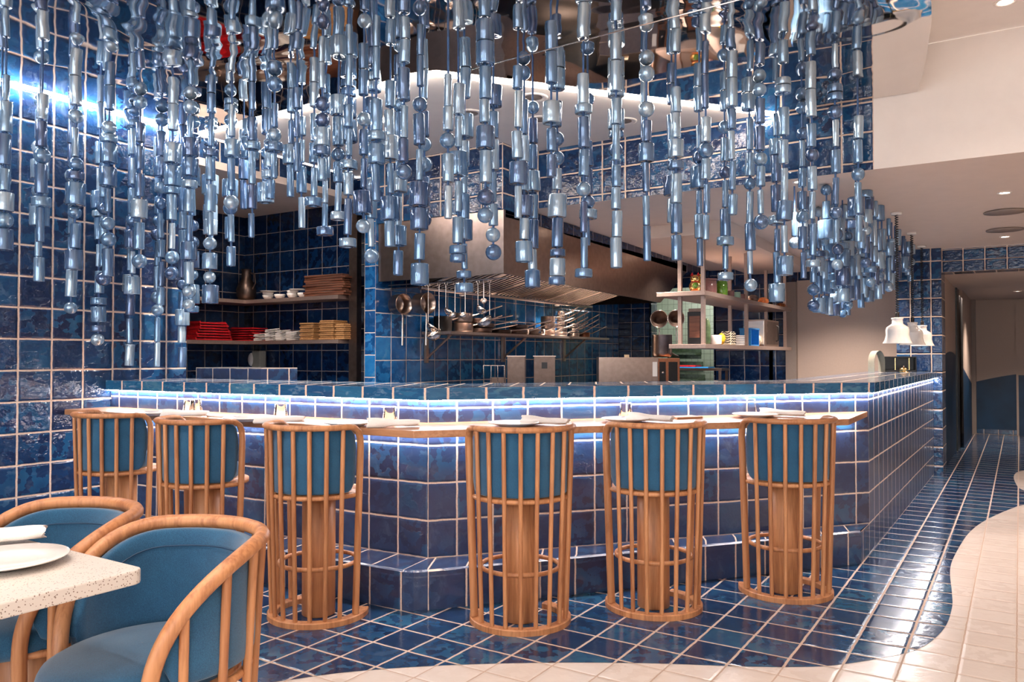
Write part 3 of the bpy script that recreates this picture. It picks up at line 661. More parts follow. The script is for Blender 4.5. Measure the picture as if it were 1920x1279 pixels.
for d,si,bi in pairs:
    if si in used or bi in ub or d>16: continue
    used[si]=bi; ub.add(bi)
def env(px):
    ks=[(0,470),(130,560),(240,640),(345,600),(420,500),(480,420),(600,400),(700,450),(800,480),(1000,480),(1200,450),(1400,460),(1620,450)]
    for a,b in zip(ks,ks[1:]):
        if a[0]<=px<=b[0]: return a[1]+(b[1]-a[1])*(px-a[0])/(b[0]-a[0])
    return 450
RN={'front':'front','second':'middle','third':'back'}
for si,(rn,i,x,y,D,px) in enumerate(allp):
    if si in used: _,py,code=BOT[used[si]]; zb=z_at(py,D)
    else: zb=z_at(env(px)-rnd.uniform(30,150),D); code=''.join(rnd.choices('TtFDO',(30,25,15,12,18),k=5))
    lab='blue ceramic bead string, %s from left in %s row, ending in a %s'%(ordn(i+1),RN[rn],NB[code[0]])
    bead_string(x,y,2.98,zb,code,lab,'glazed blue bead strings over the front of the bar')
# the second cluster over the side bar, hanging from the low ceiling
for r_i,x in enumerate((-.955,-1.16,-1.37)):
    for k in range(18):
        y=5.95+.205*k+(.05 if r_i%2 else 0)
        if r_i==2 and k>13: continue
        if r_i==0 and min(abs(y-q) for q in (7.34,8.45,9.36))<.11: continue
        t=k/17; zb=1.95-.20*math.sin(min(1,t*1.5)*PI)-.10*(r_i)*(t>.15)+rnd.uniform(-.05,.10)
        if k<3: zb+=.12
        if k>10: zb+=.10
        code=''.join(rnd.choices('TtFDO',(30,18,26,8,18),k=6))
        bead_string(x,y,low(y)-.001,max(zb,1.62),code,'blue bead string over the side bar, %s from the near end of the %s row'%(ordn(k+1),('outer','middle','inner')[r_i]),'glazed blue bead strings over the side bar')
# ================================================================= KITCHEN
hood=thing('extractor_hood','large brushed steel extractor hood along the kitchen wall','extractor hood',(0,0,0))
m=MB(); m.prism([(KX+.005,5.335),(-3.5,5.335),(-3.5,5.365),(KX+.005,5.365)],1.935,2.453); m.build('front_panel',M['steel'],hood)
m=MB(); m.face([(-3.5,5.366,1.935),(-3.5,8.65,1.885),(-3.5,9.5,2.31),(-3.5,9.5,2.395),(-3.5,5.366,2.395)]); m.face([(-3.53,5.366,1.935),(-3.53,8.65,1.885),(-3.53,9.5,2.31),(-3.53,9.5,2.395),(-3.53,5.366,2.395)][::-1]); m.face([(-3.5,5.366,1.935),(-3.53,5.366,1.935),(-3.53,8.65,1.885),(-3.5,8.65,1.885)]); m.build('side_panel',M['steel'],hood)
m=MB(); m.face([(-3.5,8.65,1.885),(KX+.005,8.65,1.885),(KX+.005,9.5,2.31),(-3.5,9.5,2.31)]); m.build('end_panel',M['steel_d'],hood)
m=MB(); m.tube([(-4.42,5.40,1.868),(-4.42,8.7,1.868)],.020,8); m.box((-4.63,7.05,1.872),(.40,3.3,.012)); m.build('grease_gutter',M['chrome'],hood)
m=MB(); m.prism([(KX+.01,5.37),(-3.54,5.37),(-3.54,8.62),(KX+.01,8.62)],2.32,2.34); m.build('hood_lining',M['black'],hood)
nf=6
for k in range(nf):
    w_=3.15/nf; y0=5.44+k*w_; m=MB()
    for j in range(8):
        yy=y0+.045+j*(w_-.06)/7; m.tube([(-3.60,yy,2.09),(-4.40,yy,1.885)],.010,6)
    m.tube([(-3.60,y0+.01,2.09),(-4.40,y0+.01,1.885)],.014,6)
    m.build('baffle_filter',M['chrome'],hood)
m=MB(); m.face([(-3.56,5.40,2.13),(-3.56,8.62,2.13),(-4.42,8.62,1.91),(-4.42,5.40,1.91)]); m.face([(-3.56,5.40,2.14),(-3.56,8.62,2.14),(-4.42,8.62,1.92),(-4.42,5.40,1.92)][::-1]); m.build('filter_gap_shade',M['black'],hood)  # black sheet behind the slats, painting the shade in their gaps
# rail with hanging ladles and pans
m=MB(); m.tube([(-4.80,5.42,1.905),(-3.51,5.42,1.905)],.008,8); solo(m,'hanging_rail',M['chrome'],'steel utensil rail under the front edge of the hood','rail')
def ladle(px,ybot,r,label,ytop=527,spin=0,D=6.62):
    k_=(px-960)/F_PX; x=5.42*(.84187*k_-.53967)/(.53967*k_+.84187); D=_F.x*x+_F.y*5.42; ztop=1.905-.012; zb=z_at(ybot,D); L=ztop-zb
    t=thing('ladle',label,'ladle',(x,5.42,ztop),spin,'ladles hanging from the hood rail')
    m=MB(); m.tube([(0,0,-.02),(0,0,-L+r*1.6)],.0065,6,ry=.004); m.tube([(0,0,-.02),(.0,.012,-.004),(0,.0,.014),(0,-.014,.004),(0,-.012,-.016)],.004,6); m.build('handle',M['chrome'],t)
    m=MB(); mt=Matrix.Rotation(R(35),3,'X'); pr=[(r*math.sin(a),-r*math.cos(a)) for a in [PI/2*i/8 for i in range(9)]]; pr[0]=(.001,-r)
    pr2=[(max(.001,(r-.003)*math.sin(a)),-(r-.003)*math.cos(a)) for a in [PI/2*i/8 for i in range(8,-1,-1)]]
    m.lathe(pr+pr2,22,(0,-r*.75,-L+r*1.05),mt); m.build('bowl',M['chrome'],t)
for i,(px,yb,r,l,sp) in enumerate([(803,624,.058,'wide steel ladle hanging left of the largest ladle',2.2),(823,640,.070,'largest steel ladle with the lowest bowl under the hood',-.6),(836,592,.045,'medium steel ladle right of the largest one',1.9),(853,597,.034,'small steel ladle, fourth from the left',-.5),(872,597,.036,'small lone steel ladle in the middle of the rail',-.3),(896,590,.050,'medium steel ladle third from the right end',2.4),(907,570,.03,'short steel skimmer spoon between two ladles at right',.5),(918,614,.066,'large steel ladle at the right end of the rail',-.7)]):
    ladle(px,yb,r,l,spin=sp)
def pan_mesh(t,r,h,hl,ang=12,mat='steel'):
    m=MB(); m.lathe([(.001,0),(r*.9,0),(r*.97,.008),(r,.02),(r,h),(r+.004,h+.002),(r-.003,h),(r-.004,.02),(r*.9,.006),(.001,.006)],28); m.build('pan_body',M[mat],t)
    m=MB(); z=h*.8; m.tube([(r-.002,0,z),(r+.03,0,z+.006),(r+hl,0,z+hl*math.sin(R(ang)))],.008,8,ry=.011); m.build('handle',M['chrome'],t)
for i,(px,l) in enumerate([(745,'copper-toned saucepan hanging with its handle down, leftmost under the hood'),(786,'copper-toned saucepan hanging handle down beside the wide ladle')]):
    x,y=at_depth(px,6.6); t=thing('hanging_saucepan',l,'saucepan',(x,5.52,1.70),0,'saucepans hanging under the hood'); 
    pan_mesh(t,.092,.13,.28,0); k_=(px-960)/F_PX; xx=5.47*(.84187*k_-.53967)/(.53967*k_+.84187); t.rotation_euler=(R(90),R(90),R(78+6*i)); t.location=(xx-.05+.01*i,5.50,1.735)
# wall shelf with pans
sh=thing('wall_shelf','steel wall shelf on brackets carrying pots and pans','shelf',(0,0,0))
m=MB(); m.prism([(KX+.005,5.95),(KX+.36,5.95),(KX+.36,9.35),(KX+.005,9.35)],1.475,1.50); m.build('shelf_board',M['shelfm'],sh)
for y in (6.0,7.35,8.75):
    m=MB(); m.box((KX+.02,y,1.35),(.03,.035,.30)); m.tube([(KX+.02,y,1.24),(KX+.32,y,1.47)],.012,6); m.build('bracket',M['steel'],sh)
PZ=1.5015
def pan(px,D,r,h,hl,rot,z,l,mat='steel',ang=20):
    x,y=at_depth(px,D); x=max(min(x,KX+.26),KX+r+.012); t=thing('saucepan',l,'saucepan',(x,y,z),R(rot),'pots and pans on the wall shelf'); pan_mesh(t,r,h,hl,ang,mat); return t
def ks(y): return (KX+.19,y)
def pan_y(y,r,h,hl,rot,z,l,mat='steel',ang=20,x=None):
    t=thing('saucepan',l,'saucepan',(x or KX+.19,y,z),R(rot),'pots and pans on the wall shelf'); pan_mesh(t,r,h,hl,ang,mat); return t
pan_y(6.13,.09,.15,.16,60,PZ,'tall black stockpot at the left end of the wall shelf','black',x=KX+.12)
pan_y(6.36,.105,.09,.30,48,PZ,'wide steel saucepan behind the right end ladle, lower of the pair')
pan_y(6.36,.10,.09,.30,44,PZ+.097,'wide steel saucepan stacked on another at the left of the wall shelf')
for i,(y,z,n) in enumerate([(6.66,0,'bottom'),(6.70,.05,'middle'),(6.64,.10,'top')]): pan_y(y,.125,.045,.26,40+10*i,PZ+z,'dark frying pan, %s of the tilted pile on the wall shelf'%n,'steel_d',12)
pan_y(7.05,.115,.04,.26,55,PZ,'flat dark frying pan right of the pile','steel_d',8)
pan_y(7.40,.12,.055,.24,50,PZ,'shallow steel pan left of the middle of the wall shelf')
pan_y(7.40,.11,.045,.26,42,PZ+.062,'dark handled pan nested on the shallow steel pan','steel_d',14)
pan_y(7.75,.12,.07,.24,50,PZ,'bright shallow steel bowl pan right of the dark pans','chrome')
for i in range(3): pan_y(8.05,.085,.07,.24,46,PZ+.078*i,'small steel saucepan, %s of the three-high stack'%('bottom','middle','top')[i])
for i in range(5): pan_y(8.36,.08,.055,.26,44,PZ+.062*i,'small steel saucepan with raised handle, %s from the bottom of the tallest stack'%ordn(i+1),'chrome',30)
for i in range(3): pan_y(8.68,.075,.05,.26,44,PZ+.058*i,'small steel saucepan, %s of the right hand stack'%('bottom','middle','top')[i],'chrome',30)
pan_y(8.98,.07,.06,.22,44,PZ,'last steel saucepan at the right end of the wall shelf','copper',26)
# worktop and equipment
m=MB(); m.prism([(KX+.01,5.75),(KX+.9,5.75),(KX+.9,10.0),(KX+.01,10.0)],.86,.92); solo(m,'worktop',M['steel'],'steel worktop of the cooking line behind the bar','worktop')
m=MB(); m.prism([(KX+.02,5.78),(KX+.84,5.78),(KX+.84,9.97),(KX+.02,9.97)],.002,.859); solo(m,'under_counter_cabinet',M['steel_d'],'steel base cabinet under the cooking line worktop','cabinet')
def steelbox(px,D,w,h,zt,label,name='fryer_cabinet',badge=False):
    x,y=at_depth(px,D); t=thing(name,label,'appliance',(x,y,.921),R(30)); hh=zt-.921
    m=MB(); m.box((0,0,hh/2),(w,.10,hh)); m.build('housing',M['steel_d'],t,bevel=.003)
    m=MB(); m.box((0,0,hh+.004),(w+.012,.11,.008)); m.build('rim',M['steel'],t)
    if badge:
        m=MB(); m.box((.0,-.053,hh-.085),(.055,.004,.06)); m.build('badge',M['black'],t)
steelbox(968,7.4,.165,0,1.262,'upright steel fryer lid, the left one of two')
steelbox(1021,7.6,.205,0,1.262,'upright steel fryer lid with a small dark badge, the right one',badge=True)
x,y=at_depth(927,7.2); t=thing('wire_basket','wire basket stand left of the fryer lids','basket',(x,y,.921),R(32.66)); m=MB()
for dx in (-.1,-.03,.03,.09): m.tube([(dx,0,0),(dx,0,.26)],.004,5)
for z in (.02,.10,.26): m.tube([(-.1,0,z),(.09,0,z)],.004,5)
m.build('frame',M['chrome'],t); m=MB(); m.box((.03,.06,.08),(.14,.08,.14)); m.build('basket_body',M['steel_d'],t)
x,y=at_depth(1175,9.0); t=thing('steel_oven','wide steel counter oven with flat side facing the bar','oven',(x,y,.921),R(30)); m=MB(); m.box((0,0,.165),(.66,.40,.33)); m.build('housing',M['steel'],t,bevel=.004)
m=MB(); m.box((.29,-.203,.20),(.05,.006,.16)); m.build('control_panel',M['white'],t)
m=MB(); m.box((0,-.01,.345),(.05,.05,.03)); m.build('top_knob',M['cream'],t)
x,y=at_depth(1249,9.0); t=thing('glass_door_oven','small copper framed oven with dark glass doors','oven',(x,y,.921),R(30))
m=MB(); m.box((0,0,.16),(.25,.34,.32)); m.build('housing',M['copper'],t,bevel=.003)
for dx,w in ((-.065,.07),(.05,.10)): m=MB(); m.box((dx,-.173,.15),(w,.006,.26)); m.build('door',M['black'],t)
m=MB(); m.lathe([(.001,0),(.012,0),(.012,.015),(.001,.015)],12,(-.065,-.178,.16),Matrix.Rotation(R(90),3,'X')); m.build('knob',M['chrome'],t)
# strainers and container hanging right of the hood
for i,(px,py,r) in enumerate([(1236,598,.102),(1268,597,.098)]):
    D=9.35; x,y=at_depth(px,D); z=z_at(py,D); t=thing('conical_strainer','round conical strainer hanging with handle down, %s of two'%('left','right')[i],'strainer',(x,y,z),R(32.66),'strainers hanging by the opening')
    mt=Matrix.Rotation(R(90),3,'X'); m=MB(); m.lathe([(r,0),(r-.004,-.005),(.02,-.16),(.001,-.165)],28,(0,0,0),mt); m.build('cone',M['steel_d'],t)
    m=MB(); m.tube([(r*math.cos(a),0,r*math.sin(a)) for a in [2*PI*k/28 for k in range(28)]],.005,6,closed=True); m.build('rim',M['chrome'],t)
    m=MB(); m.tube([(0,-.004,-r),(0,-.01,-r-.06),(0,-.01,-r-.20)],.007,6); m.build('handle',M['chrome'],t)
D=9.0; x,y=at_depth(1241,D); t=thing('steel_stockpot','pale steel container standing on the oven below the strainers','container',(x,y,1.252),R(32)); m=MB(); m.lathe([(.001,0),(.09,0),(.11,.02),(.115,.05),(.115,.25),(.12,.255),(.11,.255),(.001,.25)],28); m.build('body',M['steel'],t)
m=MB(); m.tube([(.11,0,.05),(.16,0,.02),(.17,0,-.0+.02),(.19,0,.01)],.008,6); m.build('handle',M['black'],t)
m=MB()
sx,sy=at_depth(1297,11.9)
for k in range(7): m.box((sx-.05*k,sy+.06*k,.10+.2*k),(.55,.30,.035)); m.box((sx-.05*k,sy+.06*k+.13,.0+.2*k+.1),(.55,.02,.16))
solo(m,'stair_flight',M['olive'],'dim grey green stair flight seen through the kitchen opening','stairs')
# steel table with boards, seen through the opening
x,y=at_depth(1305,10.0); t=thing('steel_prep_table','narrow steel prep table in the kitchen opening','table',(x,y,0),0); m=MB(); m.box((0,0,1.10),(.75,.3,.03)); m.build('table_top',M['steel'],t)
for a,b in ((-.35,-.13),(.35,-.13),(-.35,.13),(.35,.13)): m=MB(); m.box((a,b,.542),(.03,.03,1.08)); m.build('leg',M['steel'],t)
m=MB(); m.box((x-.05,y,1.123),(.50,.25,.014)); solo(m,'cutting_board',M['bluep'],'blue cutting board on the prep table under the red one','cutting board')
m=MB(); m.box((x-.14,y,1.140),(.34,.22,.018)); solo(m,'cutting_board',M['red'],'red cutting board on the prep table, on top','cutting board')
# hanging rack
rk=thing('ceiling_rack','two-tier steel rack hung from the ceiling beam','rack',(0,0,0))
for z,x0_,y0_ in ((1.815,-2.83,6.9),(1.335,-2.72,6.92)):
    m=MB(); m.prism([(x0_,y0_),(-2.37,y0_),(-2.37,10.1),(x0_,10.1)],z,z+.04); m.build('rack_shelf',M['shelfm'],rk,bevel=.002)
for x_,y_ in ((-2.64,7.0),(-2.42,7.0),(-2.64,8.5),(-2.42,8.35),(-2.64,9.95),(-2.42,9.98)):
    for z0,z1 in ((1.376,1.814),(1.856,2.36)):
        m=MB(); m.box((x_,y_,(z0+z1)/2),(.034,.034,z1-z0)); m.build('post',M['shelfm'],rk)
m=MB(); m.prism([(-2.95,6.93),(-2.18,6.93),(-2.18,10.35),(-2.95,10.35)],2.365,2.50); m.v=[(v[0],v[1],min(v[2],low(v[1])-.001) if v[2]>2.45 else v[2]-.012*(v[1]-6.93)) for v in m.v]; struct(m,'trim_13',M['plaster_k'],'boxed ceiling beam carrying the rack','beam')
def rack_pt(px,x): k=(px-960)/F_PX; D=x/(.84187*k-.53967); return D*(.53967*k+.84187)
U=1.8565; Lw=1.3765; XR=-2.46
def cyl(name,px,r,h,mat,label,cat,z,x=XR,lid=None,prof=None,g=None):
    y=rack_pt(px,x); 
    if lid:
        t=thing(name,label,cat,(x,y,z),0,g); m=MB(); m.lathe(prof or [(.001,0),(r*.95,0),(r,.006),(r,h),(r*.9,h+.004),(.001,h+.004)],24); m.build('body',M[mat],t)
        m=MB(); m.lathe([(.001,h+.004),(r*1.03,h+.004),(r*1.03,h+.022),(.001,h+.024)],24); m.build('lid',M[lid],t)
    else:
        m=MB(); m.lathe(prof or [(.001,0),(r*.95,0),(r,.006),(r,h),(r*.9,h+.004),(.001,h+.004)],24); solo(m,name,M[mat],label,cat,(x,y,z),0,g)
# lucky cat
y=rack_pt(1297,-2.53); t=thing('cat_figurine','gold and red waving cat figurine on the upper rack shelf','figurine',(-2.53,7.02+.07,U),R(20)); t.location=(-2.53,7.10,U)
m=MB(); m.ball((0,0,.055),.058,20,12,(1,.85,1)); m.ball((0,0,.125),.045,20,12,(1.05,.9,.9)); m.build('body',M['gold'],t)
for s_ in (-1,1):
    m=MB(); m.lathe([(.016,0),(.010,.018),(.001,.032)],10,(s_*.028,0,.155)); m.build('ear',M['red'],t)
    m=MB(); m.ball((s_*.016,-.038,.135),.006,8,6); m.build('eye',M['black'],t)
m=MB(); m.tube([(.05,-.01,.09),(.065,-.015,.13),(.055,-.02,.17)],[.016,.014,.017],8); m.build('raised_paw',M['yellow'],t)
m=MB(); m.tube([(.036*math.cos(a),.032*math.sin(a),.096) for a in [2*PI*k/20 for k in range(20)]],.006,6,closed=True); m.build('collar',M['red'],t)
m=MB(); m.ball((0,-.05,.06),.026,12,8,(1,.5,1.1)); m.build('bib',M['greenj'],t)
m=MB(); m.ball((0,-.052,.012),.02,12,8,(2,.7,.5)); m.build('feet',M['orange'],t)
cyl('lidded_tub',1328,.085,.13,'mauve','mauve lidded tub on the upper rack shelf','tub',U,lid='mauve',x=-2.52)
cyl('glass_jar',1353,.062,.135,'greenj','green glass jar with a lid, right of the mauve tub','jar',U,lid='bluep',x=-2.44)
cyl('spice_pot',1371,.035,.065,'mauve','small dark pink pot left of the mint one','pot',U,x=-2.45); cyl('spice_pot',1382,.038,.065,'mint','small mint green pot on the upper rack shelf','pot',U,x=-2.45); cyl('spice_pot',1391,.035,.055,'mauve','small dark pink pot right of the mint one','pot',U,x=-2.45)
def lump(name,px,mat,label,cat,z,rx,ry,rz,x=XR,seed=1):
    rr=random.Random(seed); m=MB(); rows=[]
    for i in range(11):
        t_=PI*i/10; rows.append([(rx*max(.001,math.sin(t_))*math.cos(2*PI*k/18)*(1+.16*rr.uniform(-1,1)),ry*max(.001,math.sin(t_))*math.sin(2*PI*k/18)*(1+.16*rr.uniform(-1,1)),rz*(1-math.cos(t_))) for k in range(18)])
    m.grid(rows,closed_v=True); return solo(m,name,M[mat],label,cat,(x,rack_pt(px,x),z))
lump('snack_bag',1412,'steel_d','crumpled dark snack bag on the upper rack shelf','bag',U,.06,.12,.04,seed=2); lump('snack_bag',1432,'orange','crumpled orange snack bag left of the rear post','bag',U,.055,.12,.04,seed=3); lump('snack_bag',1466,'orange','crumpled orange snack bag at the far end of the upper rack shelf','bag',U,.05,.15,.03,seed=4)
# lower rack shelf
y=7.12; t=thing('dark_book_stack','tall dark box with brown pattern at the near end of the lower rack shelf','box',(-2.53,7.13,Lw),0); m=MB(); m.box((0,0,.15),(.14,.10,.30)); m.build('box_body',M['black'],t,bevel=.003); m=MB(); m.box((0,-.052,.16),(.10,.004,.20)); m.build('front_panel',M['walnut'],t); m=MB(); m.box((0,0,.316),(.12,.09,.03)); m.build('lid',M['steel_d'],t)
cyl('olive_bottle',1325,.036,.23,'olive','olive green bottle beside the dark box','bottle',Lw,x=-2.42,prof=[(.001,0),(.034,0),(.037,.02),(.037,.17),(.022,.22),(.018,.235),(.001,.237)])
cyl('white_mug',1342,.055,.085,'white','white ceramic pot on the lower rack shelf','pot',Lw,x=-2.42)
lump('yellow_glove',1353,'yellow','folded yellow rubber glove beside the white pot','glove',Lw,.035,.045,.055,x=-2.40,seed=6)
t=thing('patterned_tissue_box','box with a black and cream zigzag pattern','box',(-2.43,rack_pt(1366,-2.43),Lw),R(0)); m=MB(); m.box((0,0,.065),(.10,.16,.13)); m.build('carton',M['cream'],t,bevel=.008)
m=MB()
for r_ in range(5):
    z=.02+r_*.024; pts=[(.052,-.075+.0375*i,z+(.012 if i%2 else 0)) for i in range(5)]; m.tube(pts,.004,5)
    m.tube([(-.045+.03*i,-.082,z+(.012 if i%2 else 0)) for i in range(4)],.004,5)
m.build('zigzag_print',M['black'],t)
y=rack_pt(1385,-2.46); m=MB()
for k in range(6): m.lathe([(.001,k*.018),(.06,k*.018),(.065,k*.018+.013),(.001,k*.018+.014)],20)
solo(m,'takeaway_lids',M['white'],'stack of white lids on the lower rack shelf','lids',(-2.46,y,Lw))
y=rack_pt(1408,-2.46); t=thing('storage_crate','bright blue plastic crate standing on the lower rack shelf','crate',(-2.46,y,Lw),0)
m=MB(); m.box((0,.10,.09),(.12,.012,.18)); m.box((0,-.20,.09),(.12,.012,.18)); m.box((-.055,-.05,.09),(.01,.30,.18)); m.box((0,-.05,.006),(.12,.30,.012)); m.build('crate_body',M['bluep'],t); m=MB(); m.tube([(.06,-.2,.18),(.06,.1,.18),(-.06,.1,.18),(-.06,-.2,.18)],.010,6,closed=True); m.build('rim',M['bluep'],t)
lump('mop_head',1419,'cream','cream fibre bundle beside the blue crate','brush head',Lw,.05,.07,.065,seed=9)
y=rack_pt(1452,-2.47); t=thing('microwave_oven','steel microwave at the far end of the lower rack shelf','microwave',(-2.49,9.25,Lw),0)
m=MB(); m.box((0,0,.15),(.20,.62,.30)); m.build('housing',M['steel'],t,bevel=.004); m=MB(); m.box((.003,-.314,.15),(.18,.008,.26)); m.build('side_plate',M['white'],t)
m=MB(); m.box((.104,.03,.15),(.008,.50,.26)); m.build('door',M['steel_d'],t); m=MB(); m.tube([(.11,.15,.06),(.135,.15,.07),(.135,.15,.23),(.11,.15,.24)],.008,6); m.build('handle',M['black'],t)
# steel post, alcove shelves and contents
m=MB(); m.box((-5.24,5.45,1.4),(.10,.06,2.66)); struct(m,'trim_14',M['steel_d'],'upright steel post at the alcove edge','post')
Xa=-6.61
for nm_,z in (('upper',1.80),('lower',1.385)):
    m=MB(); m.prism([(-6.99,4.0),(Xa,4.0),(Xa,5.30),(-5.31,5.30),(-5.31,5.59),(-6.99,5.59)],z,z+.035); solo(m,'corner_shelf',M['shelfm'],'%s steel corner shelf in the dark alcove'%nm_,'shelf',group='corner shelves in the alcove')
A1,A2=1.836,1.421
def onback(px): k=(px-960)/F_PX; return 5.44*(.84187*k-.53967)/(.53967*k+.84187)
# wooden boards stack upper right
for k in range(9):
    m=MB(); m.box((0,0,.011),(.52+.03*math.sin(k*2.1),.22,.020)); solo(m,'serving_board',M['walnut'],'dark brown serving board, %s from the bottom of the stack on the upper alcove shelf'%ordn(k+1),'serving board',(onback(622)+.012*math.sin(k*3),5.44,A1+k*.0225),R(2*math.sin(k*1.7)),'stacked serving boards',bevel=.004)
for i,px in enumerate((505,527,551,571)):
    z=A1
    for k in range(2 if i in (0,2) else 1):
        m=MB(); m.lathe([(.001,0),(.028,0),(.05,.025),(.058,.048),(.054,.048),(.045,.025),(.025,.006),(.001,.006)],20); solo(m,'small_bowl',M['white'],'small white bowl on the upper alcove shelf, %s from the corner%s'%(ordn(i+1),', stacked on top' if k else ''),'bowl',(onback(px),5.42,A1+k*.03),0,'small white bowls')
for i,(px,z) in enumerate(((507,.085),(562,.08))):
    m=MB(); m.lathe([(.001,0),(.07,0),(.09,.008),(.07,.006),(.001,.004)],24); solo(m,'saucer',M['white'],'white saucer lying on the %s small bowls'%('left','right')[i],'saucer',(onback(px),5.42,A1+.0795-.0),0)
t=thing('metal_carafe','dark metal carafe in the alcove corner on the upper shelf','carafe',(-6.76,5.43,A1)); m=MB(); m.lathe([(.001,0),(.07,0),(.095,.05),(.10,.12),(.08,.18),(.05,.23),(.045,.30),(.055,.33),(.001,.33)],28); m.build('body',M['steel_d'],t); m=MB(); m.tube([(.05,0,.30),(.13,0,.27),(.14,0,.18),(.095,0,.12)],.008,6); m.build('handle',M['steel_d'],t)
for i in range(3): m=MB(); m.lathe([(.001,0),(.022,0),(.025,.05),(.02,.06),(.001,.06)],14); solo(m,'salt_shaker',M['chrome'],'small steel shaker on the left leg of the upper alcove shelf, %s one'%('near','middle','far')[i],'shaker',(-6.70,4.75+.14*i,A1),0,'steel shakers')
# lower shelf: white plates, red menus, napkins, cane mats
for i in range(2):
    for k in range(7):
        m=MB(); m.lathe([(.001,0),(.05,0),(.075,.012),(.05,.006),(.001,.005)],20); solo(m,'stacked_saucer',M['white'],'white saucer, %s from the bottom of the %s stack beside the red trays'%(ordn(k+1),('near','far')[i]),'saucer',(-6.70,4.32+.19*i,A2+.0135*k),0,'stacked white saucers')
for k in range(7):
    m=MB(); m.box((0,0,.008),(.22,.42-.02*k,.014)); m.box((0,-.2+.01*k,.020),(.2,.012,.010)); m.box((0,.2-.01*k,.020),(.2,.012,.010)); solo(m,'red_tray',M['red'],'red tray, %s from the bottom of the left pile on the alcove shelf'%ordn(k+1),'tray',(-6.74,4.95+.01*math.sin(k*3),A2+.0265*k),R(3*math.sin(k*2)),'red trays')
for k in range(6):
    m=MB(); m.box((0,0,.007),(.36,.20,.012)); m.box((-.15,0,.018),(.012,.18,.010)); solo(m,'red_tray',M['red'],'red tray, %s from the bottom of the pile in the alcove corner'%ordn(k+1),'tray',(-6.78+.006*k,5.45,A2+.0245*k),R(4*math.sin(k*2.5)),'red trays')
rr=random.Random(3)
for j,(px,n) in enumerate(((494,5),(514,8),(534,7),(554,6))):
    for k in range(n):
        m=MB(); w=.12; m.face([(-.06,-.05,0),(.06,-.05,.006),(.06,.05,.014),(-.06,.05,.004)]); m.face([(-.06,-.05,.010),(.06,-.05,.012),(.06,.05,.022),(-.06,.05,.012)])
        for a,b in ((0,1),(1,2),(2,3),(3,0)):
            lo=[(-.06,-.05,0),(.06,-.05,.006),(.06,.05,.014),(-.06,.05,.004)]; hi=[(-.06,-.05,.010),(.06,-.05,.012),(.06,.05,.022),(-.06,.05,.012)]; m.face([lo[a],lo[b],hi[b],hi[a]])
        solo(m,'folded_napkin',M['cloth'],'folded white napkin, %s from the bottom of the %s pile on the lower alcove shelf'%(ordn(k+1),('first','second','third','fourth')[j]),'napkin',(onback(px)+rr.uniform(-.01,.01),5.42,A2+k*.0145),R(rr.uniform(-20,20)),'folded napkins on the alcove shelf')
for j,(px,n) in enumerate(((590,9),(627,10),(652,8))):
    for k in range(n):
        m=MB(); m.box((0,0,.009),((.19 if j<2 else .12)-.012*(k%2),.2-.012*(k%2),.015)); solo(m,'cane_basket',M['cork'],'flat woven cane mat, %s from the bottom of the %s stack'%(ordn(k+1),('left','middle','right')[j]),'mat',(onback(px),5.43,A2+k*.0185),R(2*math.sin(k*5+j)),'woven cane mats',bevel=.003)
t=thing('soap_dispenser','pale wall dispenser with a hanging tap on the alcove wall','dispenser',(-6.35,5.59,1.12)); x=onback(490)*5.59/5.44
t.location=(x,5.585,1.13); m=MB(); m.box((0.03,-.05,.09),(.12,.09,.20)); m.build('housing',M['glassp'],t,bevel=.01); m=MB(); m.ball((-.04,-.09,.10),.05,16,10,(.7,.7,1.4)); m.build('cartridge',M['white'],t); m=MB(); m.ball((-.02,-.10,-.03),.04,14,8,(1,.7,.8)); m.build('nozzle',M['white'],t)
# ================================================================= SIDE BAR ITEMS
def heat_lamp(y,label,D):
    x=-.862; zb=1.373; t=thing('heat_lamp',label,'pendant lamp',(x,y,zb),0,'heat lamps over the side bar')
    r=.115
    m=MB(); m.lathe([(r,0),(r*.99,.004),(r*.86,.03),(r*.78,.07),(r*.80,.11),(r*.74,.135),(r*.5,.155),(r*.38,.165),(r*.36,.20),(r*.41,.205),(r*.41,.215),(.001,.22)],32); m.lathe([(r*.97,.0),(r*.83,.03),(r*.75,.07),(r*.76,.11),(r*.4,.15),(.001,.155)],32); m.build('lamp_shade',M['white'],t)
    m=MB(); m.lathe([(.001,.215),(.016,.215),(.016,.26),(.010,.265),(.001,.265)],14); m.build('socket',M['black'],t)
    zt=low(y)-zb-.002; pts=[]; n=int((zt-.26)/.012)*3
    for i in range(n+1):
        a=i*2*PI/5.0; z=.26+(zt-.26)*i/n; rad=.012; pts.append((rad*math.cos(a),rad*math.sin(a),z))
    m=MB(); m.tube(pts,.0042,5); m.build('coiled_cord',M['black'],t)
    m=MB(); m.lathe([(.001,zt-.02),(.04,zt-.02),(.045,zt),(.001,zt)],20); m.build('canopy',M['white'],t)
heat_lamp(7.34,'white bell shaped heat lamp on a coiled black cord, nearest of three',6.6)
heat_lamp(8.45,'white bell shaped heat lamp on a coiled black cord, middle of three',7.6)
heat_lamp(9.36,'white bell shaped heat lamp on a coiled black cord, farthest, in front of the pillar',8.6)
t=thing('cutlery_box','black box with open front on the end of the side bar','box',(-1.06,9.18,1.1005),R(12)); m=MB(); m.box((0,0,.012),(.30,.18,.02)); m.box((0,.085,.08),(.30,.01,.14)); m.box((-.145,0,.08),(.01,.18,.14)); m.box((.145,0,.08),(.01,.18,.14)); m.box((0,0,.155),(.30,.18,.012)); m.build('case',M['black'],t); m=MB(); m.box((-.05,-.085,.08),(.006,.004,.13)); m.box((.08,-.085,.08),(.006,.004,.13)); m.build('divider',M['gold'],t)
